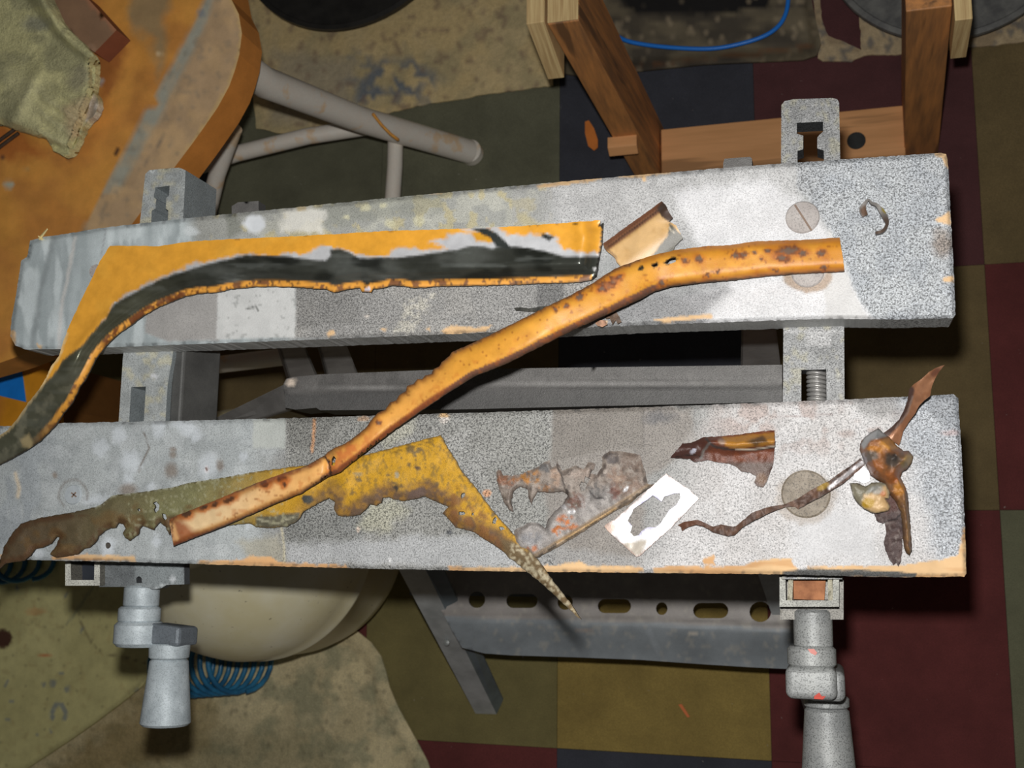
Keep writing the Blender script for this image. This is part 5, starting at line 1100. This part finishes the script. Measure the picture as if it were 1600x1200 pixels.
def J_h(x, y): return .003 + .030 * ss(690, 570, y) + .006 * ss(0, 1, (x - np.interp(y, [570, 600, 650, 690], [1462, 1432, 1412, 1390])) / 22.)
def J_paint(p):
    p.c[:] = A((156, 108, 78), 1430, 640); p.m[:] = (.25, .35, .05, .3); p.fill(p.noise(14, .55, .1, 3), (186, 134, 100), a=.6)
    d = ldist(p.x, p.y, [(1384, 676), (1405, 655), (1412, 640), (1418, 625), (1422, 610)]); p.fill(ss(9, 5, d), (86, 66, 60), at=(1410, 640)); p.fill(p.line([(1400, 668), (1418, 645), (1426, 620)], 2.5), (150, 130, 120), a=.8); p.fill(p.ell(1462, 582, 10, 5, -40, soft=.6), (110, 66, 50), a=.8)
props(sheet('twisted_strip', J_all, TOP, J_h, .001, J_paint, 2.2, mat=M_FINE, rag=.5, ragsc=5, side=(.06, .035, .025)), 'coppery twisted strip sticking up past the rear edge of the front jaw', 'metal strip')
K_all = [(1344, 692), (1350, 684), (1360, 676), (1372, 669), (1380, 676), (1390, 683), (1402, 697), (1412, 704), (1420, 704), (1427, 712), (1425, 722), (1418, 732), (1409, 738), (1407, 746), (1413, 757), (1418, 770), (1420, 790), (1422, 815), (1424, 840), (1425, 860), (1421, 867), (1416, 864), (1412, 855), (1410, 830), (1408, 800), (1400, 785), (1388, 770), (1380, 755), (1368, 748), (1360, 742), (1354, 730), (1348, 715), (1343, 702)]
def K_h(x, y):
    e = ldist(x, y, K_all, True)
    return .006 + .013 * ss(0, 14, e) * ss(770, 720, y) + .006 * ss(0, 6, e) + .006 * fbm(x, y, 12, 9) - .007 * np.exp(-(((x - 1398) / 12.) ** 2 + ((y - 716) / 10.) ** 2))
def K_paint(p):
    p.c[:] = A((150, 98, 58), 1370, 720); p.m[:] = (.05, .45, .25, .7)
    p.fill(p.noise(10, .54, .08, 3), (118, 92, 70), at=(1370, 720), a=.7); p.fill(p.poly([(1344, 695), (1350, 684), (1372, 668), (1388, 682), (1360, 688), (1350, 702)], 3, 2), (182, 186, 188), metal=.5, rough=.3)
    for (a, b, rx, ry, c) in ((1390, 694, 16, 9, (212, 150, 74)), (1366, 702, 14, 6, (190, 126, 52)), (1362, 712, 10, 8, (104, 94, 84)), (1394, 718, 13, 11, (84, 78, 72)), (1398, 715, 5, 4, (60, 54, 50)), (1420, 718, 7, 8, (196, 160, 100)), (1412, 728, 6, 6, (146, 120, 66)), (1368, 732, 10, 12, (160, 98, 52)), (1392, 744, 14, 10, (156, 92, 46)), (1405, 765, 8, 12, (190, 128, 50)), (1350, 720, 4, 14, (196, 190, 196))):
        p.fill(p.ell(a, b, rx, ry, soft=.5, jit=4, sc=8), c, a=.9)
    k = ss(770, 790, p.y); p.fill(k, (116, 84, 58), at=(1416, 820)); p.fill(k * p.noise(5, .5, .1, 15, sy=.5), (150, 112, 66), at=(1416, 820), a=.7); p.fill(ss(2.2, .8, ldist(p.x, p.y, K_all, True)), (50, 38, 30), a=.7)
props(sheet('folded_scrap', K_all, TOP, K_h, .0012, K_paint, 2.1, mat=M_FINE, rag=.9, ragsc=4, side=(.04, .028, .02)), 'crumpled orange-brown folded scrap with a long narrow tail on the front jaw', 'metal scrap')
L_all = [(1328, 755), (1340, 755), (1352, 760), (1362, 754), (1376, 753), (1385, 756), (1391, 770), (1389, 780), (1383, 779), (1388, 786), (1392, 792), (1388, 798), (1372, 802), (1362, 801), (1350, 795), (1340, 786), (1332, 774)]
def L_paint(p):
    p.c[:] = A((134, 128, 108), 1345, 765); p.m[:] = (.05, .4, .2, .5); p.fill(p.poly([(1350, 775), (1385, 758), (1392, 795), (1370, 803), (1348, 792)], 5, 5), (214, 178, 128)); p.fill(p.ell(1357, 786, 9, 8, soft=.4, jit=3), (184, 146, 48)); p.fill(p.ell(1368, 766, 12, 7, soft=.6, jit=4), (150, 150, 146), a=.8); p.fill(p.ell(1380, 772, 5, 5, soft=.6, jit=3), (190, 112, 60), a=.8)
    p.fill(ss(2.5, 1, ldist(p.x, p.y, L_all, True)), (52, 44, 36), a=.8)
props(sheet('paint_flake', L_all, TOP, lambda x, y: .0085 + .003 * fbm(x, y, 14, 5) + .002 * ss(0, 8, ldist(x, y, L_all, True)), .0012, L_paint, 2.1, mat=M_FINE, rag=.9, ragsc=4, side=(.03, .025, .02)), 'oval yellow and cream painted metal flake left of the dark crust piece', 'flake')
N_all = [(1365, 800), (1372, 793), (1382, 770), (1384, 754), (1396, 762), (1405, 780), (1410, 800), (1411, 830), (1409, 862), (1408, 874), (1404, 884), (1400, 878), (1396, 883), (1390, 874), (1384, 862), (1381, 848), (1385, 832), (1383, 815), (1379, 818), (1370, 814)]
def N_paint(p):
    p.c[:] = A((84, 68, 66), 1395, 830); p.m[:] = (.05, .55, .35, .9); p.fill(p.noise(9, .54, .08, 3), (106, 88, 84), a=.7); p.fill(p.noise(5, .66, .05, 13), (150, 138, 132), a=.6); p.fill(p.poly([(1378, 760), (1400, 760), (1404, 795), (1385, 800)], 6, 4), (92, 56, 48), a=.7); p.fill(p.line([(1383, 815), (1400, 812), (1411, 800)], 2.5, 1.5, 2), (44, 34, 34))
props(sheet('rust_crust', N_all, TOP, lambda x, y: .0022 + .0045 * fbm(x, y, 12, 15), .0012, N_paint, 2.1, mat=M_FINE, rag=1.2, ragsc=4, side=(.02, .015, .014)), 'dark purple-brown flat rust crust hanging below the folded scrap', 'rust flake')
O_all = [(1348, 727), (1358, 738), (1359, 751), (1350, 755), (1340, 751), (1333, 748), (1336, 738)]
props(sheet('bright_chip', O_all, TOP, lambda x, y: .0035 + 0 * x, .001, lambda p: (p.c.__setitem__(slice(None), A((248, 248, 255), 1345, 742, hi=.95)), p.m.__setitem__(slice(None), (.3, .3, 0, .1))), 3, mat=M_FINE, side=(.3, .3, .3)), 'tiny bright silvery chip between the crooked strip and the oval flake', 'metal chip')
# curl
def ribbon(name, pts, w, thick, z0, paint, label, cat, hh):
    """narrow ribbon following pts (on the jaw), width w px"""
    P = np.array(smooth_pts([np.array(p, float) for p in pts], 6)); T = np.gradient(P[:, :2], axis=0); T /= np.linalg.norm(T, axis=1)[:, None] + 1e-9; N = np.stack([-T[:, 1], T[:, 0]], -1)
    ww = P[:, 2:3] / 2; a = P[:, :2] + N * ww; b = P[:, :2] - N * ww
    return props(sheet(name, list(map(tuple, a)) + list(map(tuple, b[::-1])), z0, hh, thick, paint, 2.0, mat=M_FINE, side=(.05, .035, .025)), label, cat)
def curl_paint(p):
    p.c[:] = A((150, 146, 142), 1375, 330); p.m[:] = (.3, .4, .1, .3); p.fill(ss(330, 345, p.y), (104, 88, 78), at=(1380, 355)); p.fill(p.ell(1351, 330, 7, 9, soft=.5, jit=2), (112, 88, 72)); p.fill(p.ell(1384, 326, 6, 7, soft=.4), (176, 158, 66))
ribbon('metal_curl', [(1352, 337, 9), (1348, 328, 11), (1350, 320, 7), (1357, 312, 3), (1362, 317, 4), (1370, 320, 5), (1378, 330, 8), (1384, 341, 8), (1386, 350, 5), (1380, 360, 5), (1368, 364, 4)], 0, .003, TOP, curl_paint, 'small curled metal shaving on the speckled end of the rear jaw', 'shaving', lambda x, y: .0045 + .003 * np.sin(x * .12))
# crumbs beneath the channel
for P, c, lab in (([(944, 492), (952, 486), (958, 490), (962, 486), (967, 494), (971, 503), (965, 506), (962, 500), (957, 507), (953, 497), (947, 498)], (116, 92, 74), 'small brown three-pronged rust flake just below the orange channel'),
                  ([(930, 505), (936, 500), (945, 500), (949, 507), (941, 511), (934, 509)], (196, 150, 120), 'small pinkish-tan chip below the orange channel, left of the pronged flake'),
                  ([(803, 481), (814, 480), (826, 482), (845, 479), (870, 476), (882, 480), (866, 484), (838, 487), (818, 486), (806, 485)], (64, 64, 58), 'thin dark sliver of metal on the rear jaw above the orange channel')):
    o = sheet('rust_crumb', P, TOP, lambda x, y: .0025 + .002 * fbm(x, y, 8, 3), .0015, lambda p: (p.c.__setitem__(slice(None), A(c, P[0][0], P[0][1])), p.m.__setitem__(slice(None), (0, .6, .3, .6)), p.fill(p.noise(6, .5, .1, 3), mul=.6)), 2.2, mat=M_FINE, rag=.6, ragsc=3, side=(.04, .03, .02))
    props(o, lab, 'rust flake')
